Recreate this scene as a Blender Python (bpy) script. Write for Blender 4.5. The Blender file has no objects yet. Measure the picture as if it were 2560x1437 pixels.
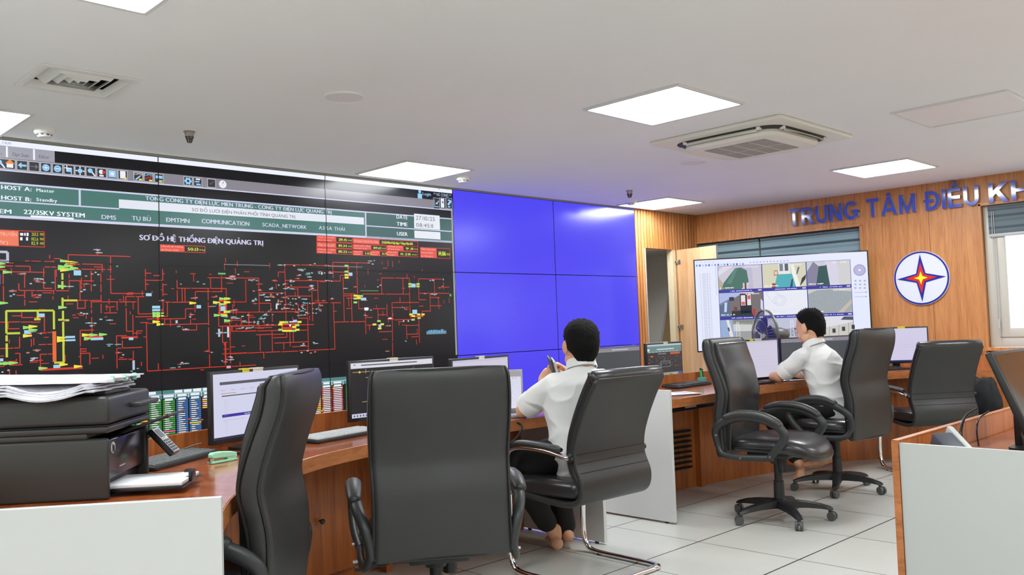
import bpy, bmesh, math, random
from mathutils import Vector, Matrix
S = bpy.context.scene
COL = S.collection
# ------------------------------------------------------------------ camera
F_PX, YAW, PITCH, ROLL = 2180.52, .7751, .0453, -.0355
CAM = Vector((-7.087, -5.4197, 1.2277))
_f = Vector((math.sin(YAW)*math.cos(PITCH), math.cos(YAW)*math.cos(PITCH), math.sin(PITCH)))
_r0 = Vector((math.cos(YAW), -math.sin(YAW), 0)); _u0 = _r0.cross(_f)
_r = math.cos(ROLL)*_r0 + math.sin(ROLL)*_u0; _u = -math.sin(ROLL)*_r0 + math.cos(ROLL)*_u0
cd = bpy.data.cameras.new('camera'); cam = bpy.data.objects.new('camera', cd); COL.objects.link(cam)
cd.sensor_width = 36; cd.lens = F_PX*36/2560; cd.clip_start = .05; cd.clip_end = 100
_m = Matrix((_r, _u, -_f)).transposed().to_4x4(); _m.translation = CAM
cam.matrix_world = _m; S.camera = cam
# ------------------------------------------------------------------ world, lights, exposure
S.view_settings.view_transform = 'Standard'; S.view_settings.look = 'None'
S.view_settings.exposure = 0.0; S.view_settings.gamma = 1; S.view_settings.use_curve_mapping = False
W = bpy.data.worlds.new('overcast_daylight'); S.world = W; W.use_nodes = True
W.node_tree.nodes['Background'].inputs[0].default_value = (.93, .97, 1, 1)
W.node_tree.nodes['Background'].inputs[1].default_value = 2.2
PANEL_LIGHT = 29.0          # radiance of the ceiling panels
SCREEN = 1.0                # radiance scale of the screens
H = 2.39                    # ceiling height

def ray(x, y):
    return _f + _r*((x-1280)/F_PX) - _u*((y-718.5)/F_PX)
def onplane(x, y, p, n):
    d = ray(x, y); t = (Vector(p)-CAM).dot(Vector(n))/d.dot(Vector(n)); return CAM + d*t
def s2l(c):
    c = c/255
    return c/12.92 if c <= .04045 else ((c+.055)/1.055)**2.4
def rgb(r, g, b): return (s2l(r), s2l(g), s2l(b), 1)

# ------------------------------------------------------------------ materials
MATS = {}
def mat(name, col, rough=.5, metal=0, spec=.5, noise=0, nscale=40, coat=0, bump=0, bscale=200, emit=None, es=1, trans=0, sheen=0):
    if name in MATS: return MATS[name]
    m = bpy.data.materials.new(name); m.use_nodes = True; nt = m.node_tree; b = nt.nodes['Principled BSDF']
    b.inputs['Base Color'].default_value = col; b.inputs['Roughness'].default_value = rough
    b.inputs['Metallic'].default_value = metal; b.inputs['Specular IOR Level'].default_value = spec
    b.inputs['Coat Weight'].default_value = coat; b.inputs['Coat Roughness'].default_value = .08
    b.inputs['Transmission Weight'].default_value = trans
    if sheen: b.inputs['Sheen Weight'].default_value = sheen
    if emit: b.inputs['Emission Color'].default_value = emit; b.inputs['Emission Strength'].default_value = es
    tc = nt.nodes.new('ShaderNodeTexCoord')
    if noise:
        n = nt.nodes.new('ShaderNodeTexNoise'); n.inputs['Scale'].default_value = nscale; n.inputs['Detail'].default_value = 5
        nt.links.new(tc.outputs['Object'], n.inputs['Vector'])
        mx = nt.nodes.new('ShaderNodeMixRGB'); mx.blend_type = 'MULTIPLY'; mx.inputs[0].default_value = 1
        rp = nt.nodes.new('ShaderNodeValToRGB'); k = 1-noise
        rp.color_ramp.elements[0].color = (k, k, k, 1); rp.color_ramp.elements[0].position = .3
        rp.color_ramp.elements[1].color = (1, 1, 1, 1); rp.color_ramp.elements[1].position = .7
        nt.links.new(n.outputs['Fac'], rp.inputs[0]); nt.links.new(rp.outputs[0], mx.inputs[2])
        mx.inputs[1].default_value = col; nt.links.new(mx.outputs[0], b.inputs['Base Color'])
    if bump:
        n2 = nt.nodes.new('ShaderNodeTexNoise'); n2.inputs['Scale'].default_value = bscale; n2.inputs['Detail'].default_value = 3
        nt.links.new(tc.outputs['Object'], n2.inputs['Vector'])
        bp = nt.nodes.new('ShaderNodeBump'); bp.inputs['Strength'].default_value = bump; bp.inputs['Distance'].default_value = .002
        nt.links.new(n2.outputs['Fac'], bp.inputs['Height']); nt.links.new(bp.outputs[0], b.inputs['Normal'])
    MATS[name] = m; return m
def wood(name, c0, c1, rough=.35, stretch=(6, 6, .5), scale=2.2, coat=0, dist=1.2, joints=None, spec=.5):
    """two-tone wood with grain stretched along one axis; joints=(axis, pitch) adds thin dark board joints"""
    if name in MATS: return MATS[name]
    m = bpy.data.materials.new(name); m.use_nodes = True; nt = m.node_tree; b = nt.nodes['Principled BSDF']
    N = nt.nodes.new; L = nt.links.new
    tc = N('ShaderNodeTexCoord'); mp = N('ShaderNodeMapping'); mp.inputs['Scale'].default_value = stretch
    L(tc.outputs['Object'], mp.inputs['Vector'])
    n = N('ShaderNodeTexNoise'); n.inputs['Scale'].default_value = scale; n.inputs['Detail'].default_value = 8
    n.inputs['Roughness'].default_value = .6; n.inputs['Distortion'].default_value = dist
    L(mp.outputs[0], n.inputs['Vector'])
    n2 = N('ShaderNodeTexNoise'); n2.inputs['Scale'].default_value = scale*9; n2.inputs['Detail'].default_value = 4
    L(mp.outputs[0], n2.inputs['Vector'])
    ad = N('ShaderNodeMath'); ad.operation = 'MULTIPLY_ADD'; L(n2.outputs['Fac'], ad.inputs[0]); ad.inputs[1].default_value = .45
    L(n.outputs['Fac'], ad.inputs[2])
    rp = N('ShaderNodeValToRGB'); e = rp.color_ramp.elements
    e[0].position = .48; e[0].color = c0; e[1].position = .92; e[1].color = c1
    L(ad.outputs[0], rp.inputs[0]); out = rp.outputs[0]
    if joints:
        ax, pitch, off = joints
        sp = N('ShaderNodeSeparateXYZ'); L(tc.outputs['Object'], sp.inputs[0])
        a = N('ShaderNodeMath'); a.operation = 'ADD'; a.inputs[1].default_value = off + 100*pitch; L(sp.outputs[ax], a.inputs[0])
        d = N('ShaderNodeMath'); d.operation = 'MODULO'; d.inputs[1].default_value = pitch; L(a.outputs[0], d.inputs[0])
        g = N('ShaderNodeMath'); g.operation = 'LESS_THAN'; g.inputs[1].default_value = .0035; L(d.outputs[0], g.inputs[0])
        mx = N('ShaderNodeMixRGB'); L(g.outputs[0], mx.inputs[0]); L(out, mx.inputs[1])
        mx.inputs[2].default_value = (c0[0]*.35, c0[1]*.35, c0[2]*.35, 1); out = mx.outputs[0]
    L(out, b.inputs['Base Color']); b.inputs['Roughness'].default_value = rough
    b.inputs['Specular IOR Level'].default_value = spec
    b.inputs['Coat Weight'].default_value = coat; b.inputs['Coat Roughness'].default_value = .12
    MATS[name] = m; return m
def screen_mat(name='screen_pixels', strength=1, rough=.2, spec=.5):
    if name in MATS: return MATS[name]
    m = bpy.data.materials.new(name); m.use_nodes = True; nt = m.node_tree; b = nt.nodes['Principled BSDF']
    a = nt.nodes.new('ShaderNodeAttribute'); a.attribute_name = 'Col'
    b.inputs['Base Color'].default_value = (.012, .012, .014, 1); b.inputs['Roughness'].default_value = rough
    b.inputs['Specular IOR Level'].default_value = spec
    nt.links.new(a.outputs['Color'], b.inputs['Emission Color']); b.inputs['Emission Strength'].default_value = strength*SCREEN
    try: m.cycles.emission_sampling = 'NONE'
    except Exception: pass
    MATS[name] = m; return m

# ------------------------------------------------------------------ mesh helpers
def B(): return bmesh.new()
def box(bm, c, s, rot=None, bev=0, seg=2):
    t = bmesh.new(); bmesh.ops.create_cube(t, size=1)
    for v in t.verts: v.co = Vector((v.co.x*s[0], v.co.y*s[1], v.co.z*s[2]))
    if bev: bmesh.ops.bevel(t, geom=t.edges[:], offset=bev, segments=seg, profile=.5, affect='EDGES')
    M_ = Matrix.Translation(c) @ (rot.to_4x4() if rot is not None else Matrix.Identity(4))
    bmesh.ops.transform(t, matrix=M_, verts=t.verts); join(bm, t)
def join(bm, t):
    me = bpy.data.meshes.new('tmp'); t.to_mesh(me); t.free(); bm.from_mesh(me); bpy.data.meshes.remove(me)
def rz(d): return Matrix.Rotation(math.radians(d), 3, 'Z')
def rx(d): return Matrix.Rotation(math.radians(d), 3, 'X')
def ry(d): return Matrix.Rotation(math.radians(d), 3, 'Y')
def loft(bm, rings, cap=True, closed=True):
    vs = [[bm.verts.new(p) for p in r] for r in rings]; n = len(rings[0])
    for a, b in zip(vs, vs[1:]):
        for i in range(n if closed else n-1):
            j = (i+1) % n
            try: bm.faces.new((a[i], a[j], b[j], b[i]))
            except ValueError: pass
    if cap:
        try: bm.faces.new(vs[0][::-1]); bm.faces.new(vs[-1])
        except ValueError: pass
    return vs
def frames(path, closed=False):
    P = [Vector(p) for p in path]; n = len(P); T = []
    for i in range(n):
        if closed: t = P[(i+1) % n]-P[i-1]
        else: t = P[min(i+1, n-1)]-P[max(i-1, 0)]
        T.append(t.normalized())
    up = Vector((0, 0, 1)) if abs(T[0].z) < .9 else Vector((1, 0, 0))
    nrm = (up - T[0]*up.dot(T[0])).normalized(); out = []
    for t in T:
        nrm = (nrm - t*nrm.dot(t)).normalized(); out.append((nrm, t.cross(nrm)))
    return P, out
def tube(bm, path, r, n=10, closed=False, cap=True, flat=1.0):
    P, fr = frames(path, closed); R_ = r if hasattr(r, '__len__') else [r]*len(P); rings = []
    for p, (a, b), rr in zip(P, fr, R_):
        rings.append([p + a*math.cos(k*2*math.pi/n)*rr + b*math.sin(k*2*math.pi/n)*rr*flat for k in range(n)])
    if closed: rings.append(rings[0]); loft(bm, rings, cap=False); bmesh.ops.remove_doubles(bm, verts=bm.verts, dist=1e-6)
    else: loft(bm, rings, cap)
def cyl(bm, p0, p1, r, r1=None, n=20):
    p0, p1 = Vector(p0), Vector(p1); tube(bm, [p0, p1], [r, r if r1 is None else r1], n)
def lathe(bm, prof, c=(0, 0, 0), n=32):
    c = Vector(c); loft(bm, [[c+Vector((max(r, 1e-4)*math.cos(k*2*math.pi/n), max(r, 1e-4)*math.sin(k*2*math.pi/n), z)) for k in range(n)] for r, z in prof])
def smooth_path(pts, n=8, closed=False):
    P = [Vector(p) for p in pts]; out = []; m = len(P)
    for i in range(m if closed else m-1):
        g = (lambda k: P[k % m]) if closed else (lambda k: P[max(0, min(m-1, k))])
        p0, p1, p2, p3 = g(i-1), g(i), g(i+1), g(i+2)
        for k in range(n):
            t = k/n; out.append(.5*((2*p1)+(-p0+p2)*t+(2*p0-5*p1+4*p2-p3)*t*t+(-p0+3*p1-3*p2+p3)*t**3))
    if not closed: out.append(P[-1])
    return out
def prism(bm, poly, z0, z1):
    loft(bm, [[Vector((x, y, z0)) for x, y in poly], [Vector((x, y, z1)) for x, y in poly]])
def rrect(w, d, r, n=5):
    out = []
    for cx, cy, a0 in ((w/2-r, d/2-r, 0), (-w/2+r, d/2-r, 90), (-w/2+r, -d/2+r, 180), (w/2-r, -d/2+r, 270)):
        for k in range(n+1):
            a = math.radians(a0+90*k/n); out.append((cx+r*math.cos(a), cy+r*math.sin(a)))
    return out
def ellipsoid(bm, c, r, rot=None, sub=3):
    t = bmesh.new(); bmesh.ops.create_icosphere(t, subdivisions=sub, radius=1)
    for v in t.verts: v.co = Vector((v.co.x*r[0], v.co.y*r[1], v.co.z*r[2]))
    M_ = Matrix.Translation(c) @ (rot.to_4x4() if rot is not None else Matrix.Identity(4))
    bmesh.ops.transform(t, matrix=M_, verts=t.verts); join(bm, t)
def capsule(bm, p0, p1, r0, r1, n=16, flat=1.0):
    p0, p1 = Vector(p0), Vector(p1); d = (p1-p0).normalized(); pts = []; rr = []
    for k in range(5):
        a = math.pi/2*(1-k/4); pts.append(p0 - d*r0*math.sin(a)); rr.append(max(r0*math.cos(a), 1e-4))
    for k in range(5):
        a = math.pi/2*k/4; pts.append(p1 + d*r1*math.sin(a)); rr.append(max(r1*math.cos(a), 1e-4))
    tube(bm, pts, rr, n, flat=flat)

# ------------------------------------------------------------------ objects
def link(o, parent=None):
    COL.objects.link(o)
    if parent is not None: o.parent = parent
    return o
def obj(name, bm, m, parent=None, ang=38, bevel=0, label=None):
    bmesh.ops.recalc_face_normals(bm, faces=bm.faces[:])
    lim = math.radians(ang)
    for f in bm.faces: f.smooth = True
    for e in bm.edges: e.smooth = len(e.link_faces) == 2 and e.calc_face_angle(0) < lim
    me = bpy.data.meshes.new(name); bm.to_mesh(me); bm.free()
    for mm in (m if isinstance(m, (list, tuple)) else [m]): me.materials.append(mm)
    o = bpy.data.objects.new(name, me); link(o, parent)
    if bevel:
        b = o.modifiers.new('bevel', 'BEVEL'); b.width = bevel; b.segments = 2; b.limit_method = 'ANGLE'; b.angle_limit = math.radians(40)
    if label: o['label'] = label
    return o
def tag(o, label, cat, group=None, kind=None):
    o['label'] = label; o['category'] = cat
    if group: o['group'] = group
    if kind: o['kind'] = kind
    return o
def thing(name, label, cat, loc=(0, 0, 0), rot=0, group=None):
    o = bpy.data.objects.new(name, None); o.empty_display_size = .1; COL.objects.link(o)
    o.location = loc; o.rotation_euler = (0, 0, math.radians(rot)); return tag(o, label, cat, group)
def struct(name, bm, m, parent=None, **k):
    o = obj(name, bm, m, parent, **k); o['kind'] = 'structure'; return o
def dup(root, loc, rot, label, group=None):
    def cp(o, par):
        c = o.copy(); COL.objects.link(c)
        if par is not None: c.parent = par
        for ch in list(o.children): cp(ch, c)
        return c
    r = cp(root, None); r.location = loc; r.rotation_euler = (0, 0, math.radians(rot)); r['label'] = label
    if group: r['group'] = group
    return r

# text outlines as flat polygons; Vietnamese marks are drawn here stroke by stroke
import unicodedata
_GC, _TC = {}, {}
def outline(ch):
    if ch in _GC: return _GC[ch]
    cu = bpy.data.curves.new('t', 'FONT'); cu.body = ch; cu.size = 1; cu.resolution_u = 3
    o = bpy.data.objects.new('t', cu); COL.objects.link(o); bpy.context.view_layer.update()
    me = bpy.data.meshes.new_from_object(o.evaluated_get(bpy.context.evaluated_depsgraph_get()))
    vs = [(v.co.x, v.co.y) for v in me.vertices]; fs = [tuple(p.vertices) for p in me.polygons]
    bpy.data.objects.remove(o); bpy.data.curves.remove(cu); bpy.data.meshes.remove(me)
    x0 = min(v[0] for v in vs); x1 = max(v[0] for v in vs)
    _GC[ch] = ([(x-x0, y) for x, y in vs], fs, x1-x0); return _GC[ch]
def bar(p, q, w):
    d = Vector((q[0]-p[0], q[1]-p[1])).normalized(); n = Vector((-d.y, d.x))*w/2
    return [(p[0]-n.x, p[1]-n.y), (q[0]-n.x, q[1]-n.y), (q[0]+n.x, q[1]+n.y), (p[0]+n.x, p[1]+n.y)]
def marks(ms, w, top, t=.06):
    """polygons of diacritics over a letter of width w whose body ends at height top"""
    out = []; c = w/2; h = top+.07
    if '\u0302' in ms: out += [bar((c-.15, h), (c+.01, h+.13), t), bar((c-.01, h+.13), (c+.15, h), t)]; h += .15; hx = c+.12
    else: hx = c
    if '\u0306' in ms: out += [bar((c-.13, h+.1), (c-.05, h), t), bar((c-.05, h), (c+.05, h), t), bar((c+.05, h), (c+.13, h+.1), t)]; h += .12
    if '\u0300' in ms: out.append(bar((hx-.1, h+.13), (hx+.04, h+.01), t))
    if '\u0301' in ms: out.append(bar((hx-.04, h+.01), (hx+.1, h+.13), t))
    if '\u0309' in ms: out += [bar((hx-.06, h+.13), (hx+.06, h+.12), t), bar((hx+.06, h+.13), (hx, h+.02), t)]
    if '\u0303' in ms: out += [bar((hx-.13, h+.03), (hx-.04, h+.1), t), bar((hx-.04, h+.1), (hx+.04, h+.04), t), bar((hx+.04, h+.04), (hx+.13, h+.11), t)]
    if '\u0323' in ms: out.append([(c-.05, -.17), (c+.05, -.17), (c+.05, -.08), (c-.05, -.08)])
    if '\u031b' in ms: out += [bar((w-.06, top-.06), (w+.07, top-.01), t), bar((w+.07, top-.03), (w+.06, top+.08), t)]
    return out
def glyphs(body):
    if body in _TC: return _TC[body]
    vs, fs, x = [], [], 0
    for ch in body:
        if ch == ' ': x += .3; continue
        d = unicodedata.normalize('NFD', ch); b, ms = d[0], d[1:]
        if ch in 'Đđ': b = 'D' if ch == 'Đ' else 'd'
        v, f, w = outline(b); i = len(vs); vs += [(x+a, y) for a, y in v]; fs += [tuple(k+i for k in q) for q in f]
        ex = marks(ms, w, .73 if b.isupper() else .56)
        if ch == 'Đ': ex.append([(-.07, .33), (w*.5, .33), (w*.5, .4), (-.07, .4)])
        for p in ex: i = len(vs); vs += [(x+a, y) for a, y in p]; fs.append(tuple(range(i, i+len(p))))
        x += w+(.11 if ch not in '.:,' else .09)
    _TC[body] = (vs, fs, 0, max(x-.11, .1)); return _TC[body]

class Sheet:
    """coloured flat artwork lying on one plane (a screen's picture): u right, v up, in metres"""
    def __init__(s, o, ux, uy):
        s.o = Vector(o); s.ux = Vector(ux).normalized(); s.uy = Vector(uy).normalized(); s.n = s.ux.cross(s.uy); s.V = []; s.F = []; s.C = []
    def at(s, x, y):
        p = onplane(x, y, s.o, s.n)-s.o; return p.dot(s.ux), p.dot(s.uy)
    def poly(s, pts, col, lay=1):
        i = len(s.V); s.V += [s.o+s.ux*u+s.uy*v+s.n*(lay*.0003) for u, v in pts]
        s.F.append(tuple(range(i, i+len(pts)))); s.C.append(col)
    def rect(s, u0, v0, u1, v1, col, lay=1): s.poly([(u0, v0), (u1, v0), (u1, v1), (u0, v1)], col, lay)
    def frame(s, u0, v0, u1, v1, t, col, lay=1):
        s.rect(u0, v0, u1, v0+t, col, lay); s.rect(u0, v1-t, u1, v1, col, lay); s.rect(u0, v0, u0+t, v1, col, lay); s.rect(u1-t, v0, u1, v1, col, lay)
    def line(s, pts, t, col, lay=1):
        for (a, b), (c, d) in zip(pts, pts[1:]):
            if abs(a-c) > abs(b-d): m = (b+d)/2; s.rect(min(a, c), m-t/2, max(a, c), m+t/2, col, lay)
            else: m = (a+c)/2; s.rect(m-t/2, min(b, d), m+t/2, max(b, d), col, lay)
    def text(s, body, u, v, h, col, lay=2, w=None, bold=0.0, align='l'):
        """u,v = left baseline, h = capital height"""
        vs, fs, x0, x1 = glyphs(body); k = h/.72; kx = k if w is None else w/(x1-x0)
        wd = (x1-x0)*kx
        if align == 'c': u -= wd/2
        if align == 'r': u -= wd
        for n, off in enumerate((0, bold*2.2*k, bold*4.4*k) if bold >= .012 else (0,)):
            for f in fs: s.poly([(u+off+(vs[i][0]-x0)*kx, v+vs[i][1]*k) for i in f], col, lay+n*.1)
    def scrib(s, u, v, w, h, col, lay=2, seed=0):
        """a run of small marks, for captions too small to read"""
        q = random.Random(seed+int(u*977)+int(v*613)); x = u
        while x < u+w:
            d = h*q.uniform(.35, .8)
            if q.random() < .84: s.rect(x, v+h*q.uniform(0, .15), min(x+d, u+w), v+h*q.uniform(.7, 1), col, lay)
            x += d+h*.22
    def disc(s, u, v, r, col, lay=1, n=20, ry=None):
        s.poly([(u+r*math.cos(k*2*math.pi/n), v+(ry or r)*math.sin(k*2*math.pi/n)) for k in range(n)], col, lay)
    def build(s, name, m, parent=None):
        me = bpy.data.meshes.new(name); inv = Matrix.Identity(4)
        if parent is not None:
            bpy.context.view_layer.update(); inv = parent.matrix_world.inverted()
        me.from_pydata([inv @ v for v in s.V], [], s.F)
        at = me.color_attributes.new('Col', 'FLOAT_COLOR', 'CORNER'); i = 0
        for p, c in zip(me.polygons, s.C):
            for _ in p.vertices: at.data[i].color = c; i += 1
        me.materials.append(m); o = bpy.data.objects.new(name, me); return link(o, parent)
# ================================================================== ROOM SHELL
m_ceil = mat('ceiling_paint', rgb(243, 245, 244), .9, noise=.03, nscale=1.5, spec=.2)
m_wallp = mat('wall_paint', rgb(225, 224, 218), .85, noise=.04, nscale=2, spec=.2)
m_wood = wood('veneer_oak', rgb(172, 108, 56), rgb(214, 150, 92), .42, (9, 9, .55), 1.5, dist=2.2, joints=(1, .92, .62))
m_slat = wood('veneer_slat', rgb(158, 96, 48), rgb(212, 148, 88), .42, (20, 20, .5), 1.5, dist=.8)
m_cherry = wood('cherry_desk', rgb(120, 52, 26), rgb(188, 104, 56), .22, (2.2, 2.2, 2.2), 1.6, coat=.5, dist=3.5)
m_cherryd = wood('cherry_panel', rgb(138, 70, 28), rgb(192, 114, 56), .38, (8, 8, .5), 1.6, coat=.15, dist=1.2)
m_edge = wood('cherry_edge', rgb(150, 84, 42), rgb(196, 124, 70), .35, (3, 3, 12), 2, dist=.8)
m_white = mat('white_laminate', rgb(190, 192, 189), .35, noise=.02, nscale=3)
m_blackgap = mat('black_cavity', rgb(14, 13, 12), .8)
m_frame = mat('window_frame_plastic', rgb(206, 202, 190), .35, noise=.02)
m_chrome = mat('chrome', (.82, .82, .84, 1), .08, metal=1)
m_steel = mat('brushed_steel', (.55, .55, .56, 1), .3, metal=1)

def tile_mat():
    m = bpy.data.materials.new('raised_floor_tile'); m.use_nodes = True; nt = m.node_tree; b = nt.nodes['Principled BSDF']
    N = nt.nodes.new; L = nt.links.new
    tc = N('ShaderNodeTexCoord'); sp = N('ShaderNodeSeparateXYZ'); L(tc.outputs['Object'], sp.inputs[0]); g = []
    for ax, off in ((0, 2.3486+60), (1, 2.005+60)):
        a = N('ShaderNodeMath'); a.operation = 'ADD'; a.inputs[1].default_value = off+.002; L(sp.outputs[ax], a.inputs[0])
        d = N('ShaderNodeMath'); d.operation = 'MODULO'; d.inputs[1].default_value = .6; L(a.outputs[0], d.inputs[0])
        l = N('ShaderNodeMath'); l.operation = 'LESS_THAN'; l.inputs[1].default_value = .0085 if ax else .006; L(d.outputs[0], l.inputs[0]); g.append(l)
    mxm = N('ShaderNodeMath'); mxm.operation = 'MAXIMUM'; L(g[0].outputs[0], mxm.inputs[0]); L(g[1].outputs[0], mxm.inputs[1])
    n = N('ShaderNodeTexNoise'); n.inputs['Scale'].default_value = 260; n.inputs['Detail'].default_value = 2; L(tc.outputs['Object'], n.inputs['Vector'])
    rp = N('ShaderNodeValToRGB'); e = rp.color_ramp.elements; e[0].position = .32; e[0].color = rgb(176, 176, 170); e[1].position = .5; e[1].color = rgb(204, 204, 198)
    L(n.outputs['Fac'], rp.inputs[0])
    n3 = N('ShaderNodeTexNoise'); n3.inputs['Scale'].default_value = 1.3; n3.inputs['Detail'].default_value = 4; L(tc.outputs['Object'], n3.inputs['Vector'])
    r3 = N('ShaderNodeValToRGB'); r3.color_ramp.elements[0].position = .3; r3.color_ramp.elements[0].color = (.9, .89, .87, 1); r3.color_ramp.elements[1].color = (1, 1, 1, 1); r3.color_ramp.elements[1].position = .6
    L(n3.outputs['Fac'], r3.inputs[0])
    mu = N('ShaderNodeMixRGB'); mu.blend_type = 'MULTIPLY'; mu.inputs[0].default_value = 1; L(rp.outputs[0], mu.inputs[1]); L(r3.outputs[0], mu.inputs[2])
    mx = N('ShaderNodeMixRGB'); L(mxm.outputs[0], mx.inputs[0]); L(mu.outputs[0], mx.inputs[1]); mx.inputs[2].default_value = rgb(46, 40, 38)
    L(mx.outputs[0], b.inputs['Base Color']); b.inputs['Roughness'].default_value = .3; b.inputs['Specular IOR Level'].default_value = .4
    return m
bm = B(); box(bm, (-4.2, -4.1, -.05), (10.9, 9.0, .1)); struct('floor', bm, tile_mat())
VX, VY, VH = -5.752, -1.328, .172                                   # the air vent's opening in the ceiling
bm = B(); x0, x1, y0, y1 = -9.8, 1.4, -8.7, .7
for a, b, c, d in ((x0, VX-VH, y0, y1), (VX+VH, x1, y0, y1), (VX-VH, VX+VH, y0, VY-VH), (VX-VH, VX+VH, VY+VH, y1)): box(bm, ((a+b)/2, (c+d)/2, H+.05), (b-a, d-c, .1))
struct('ceiling', bm, m_ceil)
bm = B(); box(bm, (-9.55, -4.1, H/2), (.1, 9.0, H)); struct('wall_left', bm, m_wallp)
bm = B(); box(bm, (-4.2, -8.55, H/2), (10.8, .1, H)); struct('wall_back', bm, m_wallp)
# front wall: plain behind the screens, slatted between the screens and the corner, with the closet opening
XS0, XS1, DZ = .152, .70, 1.99
bm = B(); box(bm, (-4.85, .17, H/2), (9.5, .1, H)); struct('wall_front', bm, m_wallp)
bm = B()
def slats(bm, x0, x1, z0, z1, pitch=.05, axis='x', face=0.0, depth=.014):
    n = max(1, round((x1-x0)/pitch)); p = (x1-x0)/n
    if axis == 'x': box(bm, ((x0+x1)/2, face+depth+.025, (z0+z1)/2), (x1-x0, .05, z1-z0))
    else: box(bm, (face+depth+.025, (x0+x1)/2, (z0+z1)/2), (.05, x1-x0, z1-z0))
    for i in range(n):
        c = x0+p*(i+.5)
        if axis == 'x': box(bm, (c, face+depth/2, (z0+z1)/2), (p*.68, depth, z1-z0), bev=.003, seg=1)
        else: box(bm, (face+depth/2, c, (z0+z1)/2), (depth, p*.68, z1-z0), bev=.003, seg=1)
slats(bm, .006, XS0, 0, H); slats(bm, XS0, XS1, DZ, H); slats(bm, XS1, 1.113, 0, H)
struct('wall_front_slatted', bm, m_slat)
# closet behind the opening
bm = B(); box(bm, (.115, .66, 1.0), (.07, 1.2, 2.0)); box(bm, (1.2, .66, 1.0), (.07, 1.2, 2.0)); box(bm, (.66, 1.28, 1.0), (1.15, .05, 2.0)); box(bm, (.66, .66, 2.03), (1.15, 1.2, .06)); box(bm, (.66, .66, .0), (1.15, 1.2, .02))
struct('wall_closet', bm, m_wallp)
bm = B(); box(bm, (XS0+.006, .03, DZ/2), (.012, .06, DZ)); struct('trim_1', bm, m_white)
bm = B(); box(bm, (.666, .04, DZ/2), (.06, .07, DZ)); struct('trim_2', bm, mat('cream_laminate', rgb(222, 206, 170), .5, noise=.05))
# the panel door standing open
m_leaf = wood('maple_leaf', rgb(188, 142, 98), rgb(222, 184, 140), .45, (7, 7, .5), 1.4, dist=1.0)
hx, hy = .700, -.004; ex, ey = .607, -.551
dr = thing('door_1', 'tall light wood closet door standing open beside the screen wall', 'door', (hx, hy, 0), math.degrees(math.atan2(ey-hy, ex-hx))); dr['kind'] = 'structure'
dl = math.hypot(ex-hx, ey-hy)
bm = B(); box(bm, (dl/2, .012, DZ/2+.02), (dl-.014, .024, DZ-.045)); obj('door_leaf', bm, m_leaf, dr, bevel=.001)
bm = B(); box(bm, (dl-.003, .012, DZ/2+.02), (.008, .026, DZ-.045)); obj('edge_band', bm, m_white, dr)
for z in (1.86, 1.17, .45):
    bm = B(); box(bm, (.035, -.006, z), (.05, .012, .045), bev=.003); cyl(bm, (.0, -.012, z), (-.025, -.012, z), .012); cyl(bm, (.02, -.02, z-.012), (.02, -.02, z+.012), .008)
    obj('hinge', bm, m_steel, dr)
# woven board leaning in the closet
def XZ(x, y, Y_): p = onplane(x, y, (0, Y_, 0), (0, 1, 0)); return p.x, p.z
def YZ(x, y, X_): p = onplane(x, y, (X_, 0, 0), (1, 0, 0)); return p.y, p.z
a = YZ(1679, 700, 1.11); b_ = YZ(1654, 862, 1.11); k = (b_[0]-a[0])/(b_[1]-a[1]); y0_ = b_[0]+k*(.02-b_[1])
t = thing('folded_bed_mat', 'woven tan folding mat with pale edging leaning inside the open closet', 'mat', (0, 0, 0))
bm = B(); pl = [(y0_, .02), (.10, .02), (.10, a[1]+.02), (a[0]-.01, a[1]+.02)]
loft(bm, [[Vector((1.10, y, z)) for y, z in pl], [Vector((1.12, y, z)) for y, z in pl]]); obj('mat_sheet', bm, mat('woven_tan', rgb(186, 158, 114), .8, noise=.35, nscale=90), t)
bm = B(); tube(bm, [(1.10, y0_, .03), (1.10, a[0], a[1]+.02)], .011, 8); obj('edging', bm, m_white, t)

# right wall with its two window openings
XW = 1.113
bm = B()
def wr(y0, y1, z0, z1): box(bm, (XW+.08, (y0+y1)/2, (z0+z1)/2), (.16, abs(y1-y0), z1-z0))
wr(.06, -8.6, 2.135, H); wr(.06, -2.895, 2.08, 2.135); wr(-1.828, -2.895, 0, 2.08); wr(.06, -1.828, 0, .9)
wr(-6.7, -8.6, 0, 2.135); wr(-4.9, -5.80, .89, 2.135)
struct('wall_right', bm, m_wood)
bm = B(); slats(bm, -6.7, -2.895, 0, .885, .05, 'y', XW, .014); box(bm, (XW+.14, -4.8, .445), (.06, 3.8, .89)); struct('wall_right_slatted', bm, m_slat)
bm = B(); slats(bm, -2.895, -2.80, 0, .885, .05, 'y', XW-.02, .014); struct('trim_3', bm, m_slat)
bm = B()
box(bm, (XW-.004, -.91, 2.085), (.02, 1.86, .03)); box(bm, (XW-.004, -1.838, 1.48), (.02, .03, 1.2))
struct('trim_4', bm, m_wood, bevel=.002)
bm = B()
box(bm, (XW-.004, -4.58, 2.145), (.02, 3.42, .028)); box(bm, (XW-.004, -2.888, 1.52), (.02, .022, 1.26)); box(bm, (XW-.015, -4.6, .893), (.07, 3.45, .028))
struct('trim_5', bm, m_wood, bevel=.002)
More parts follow.
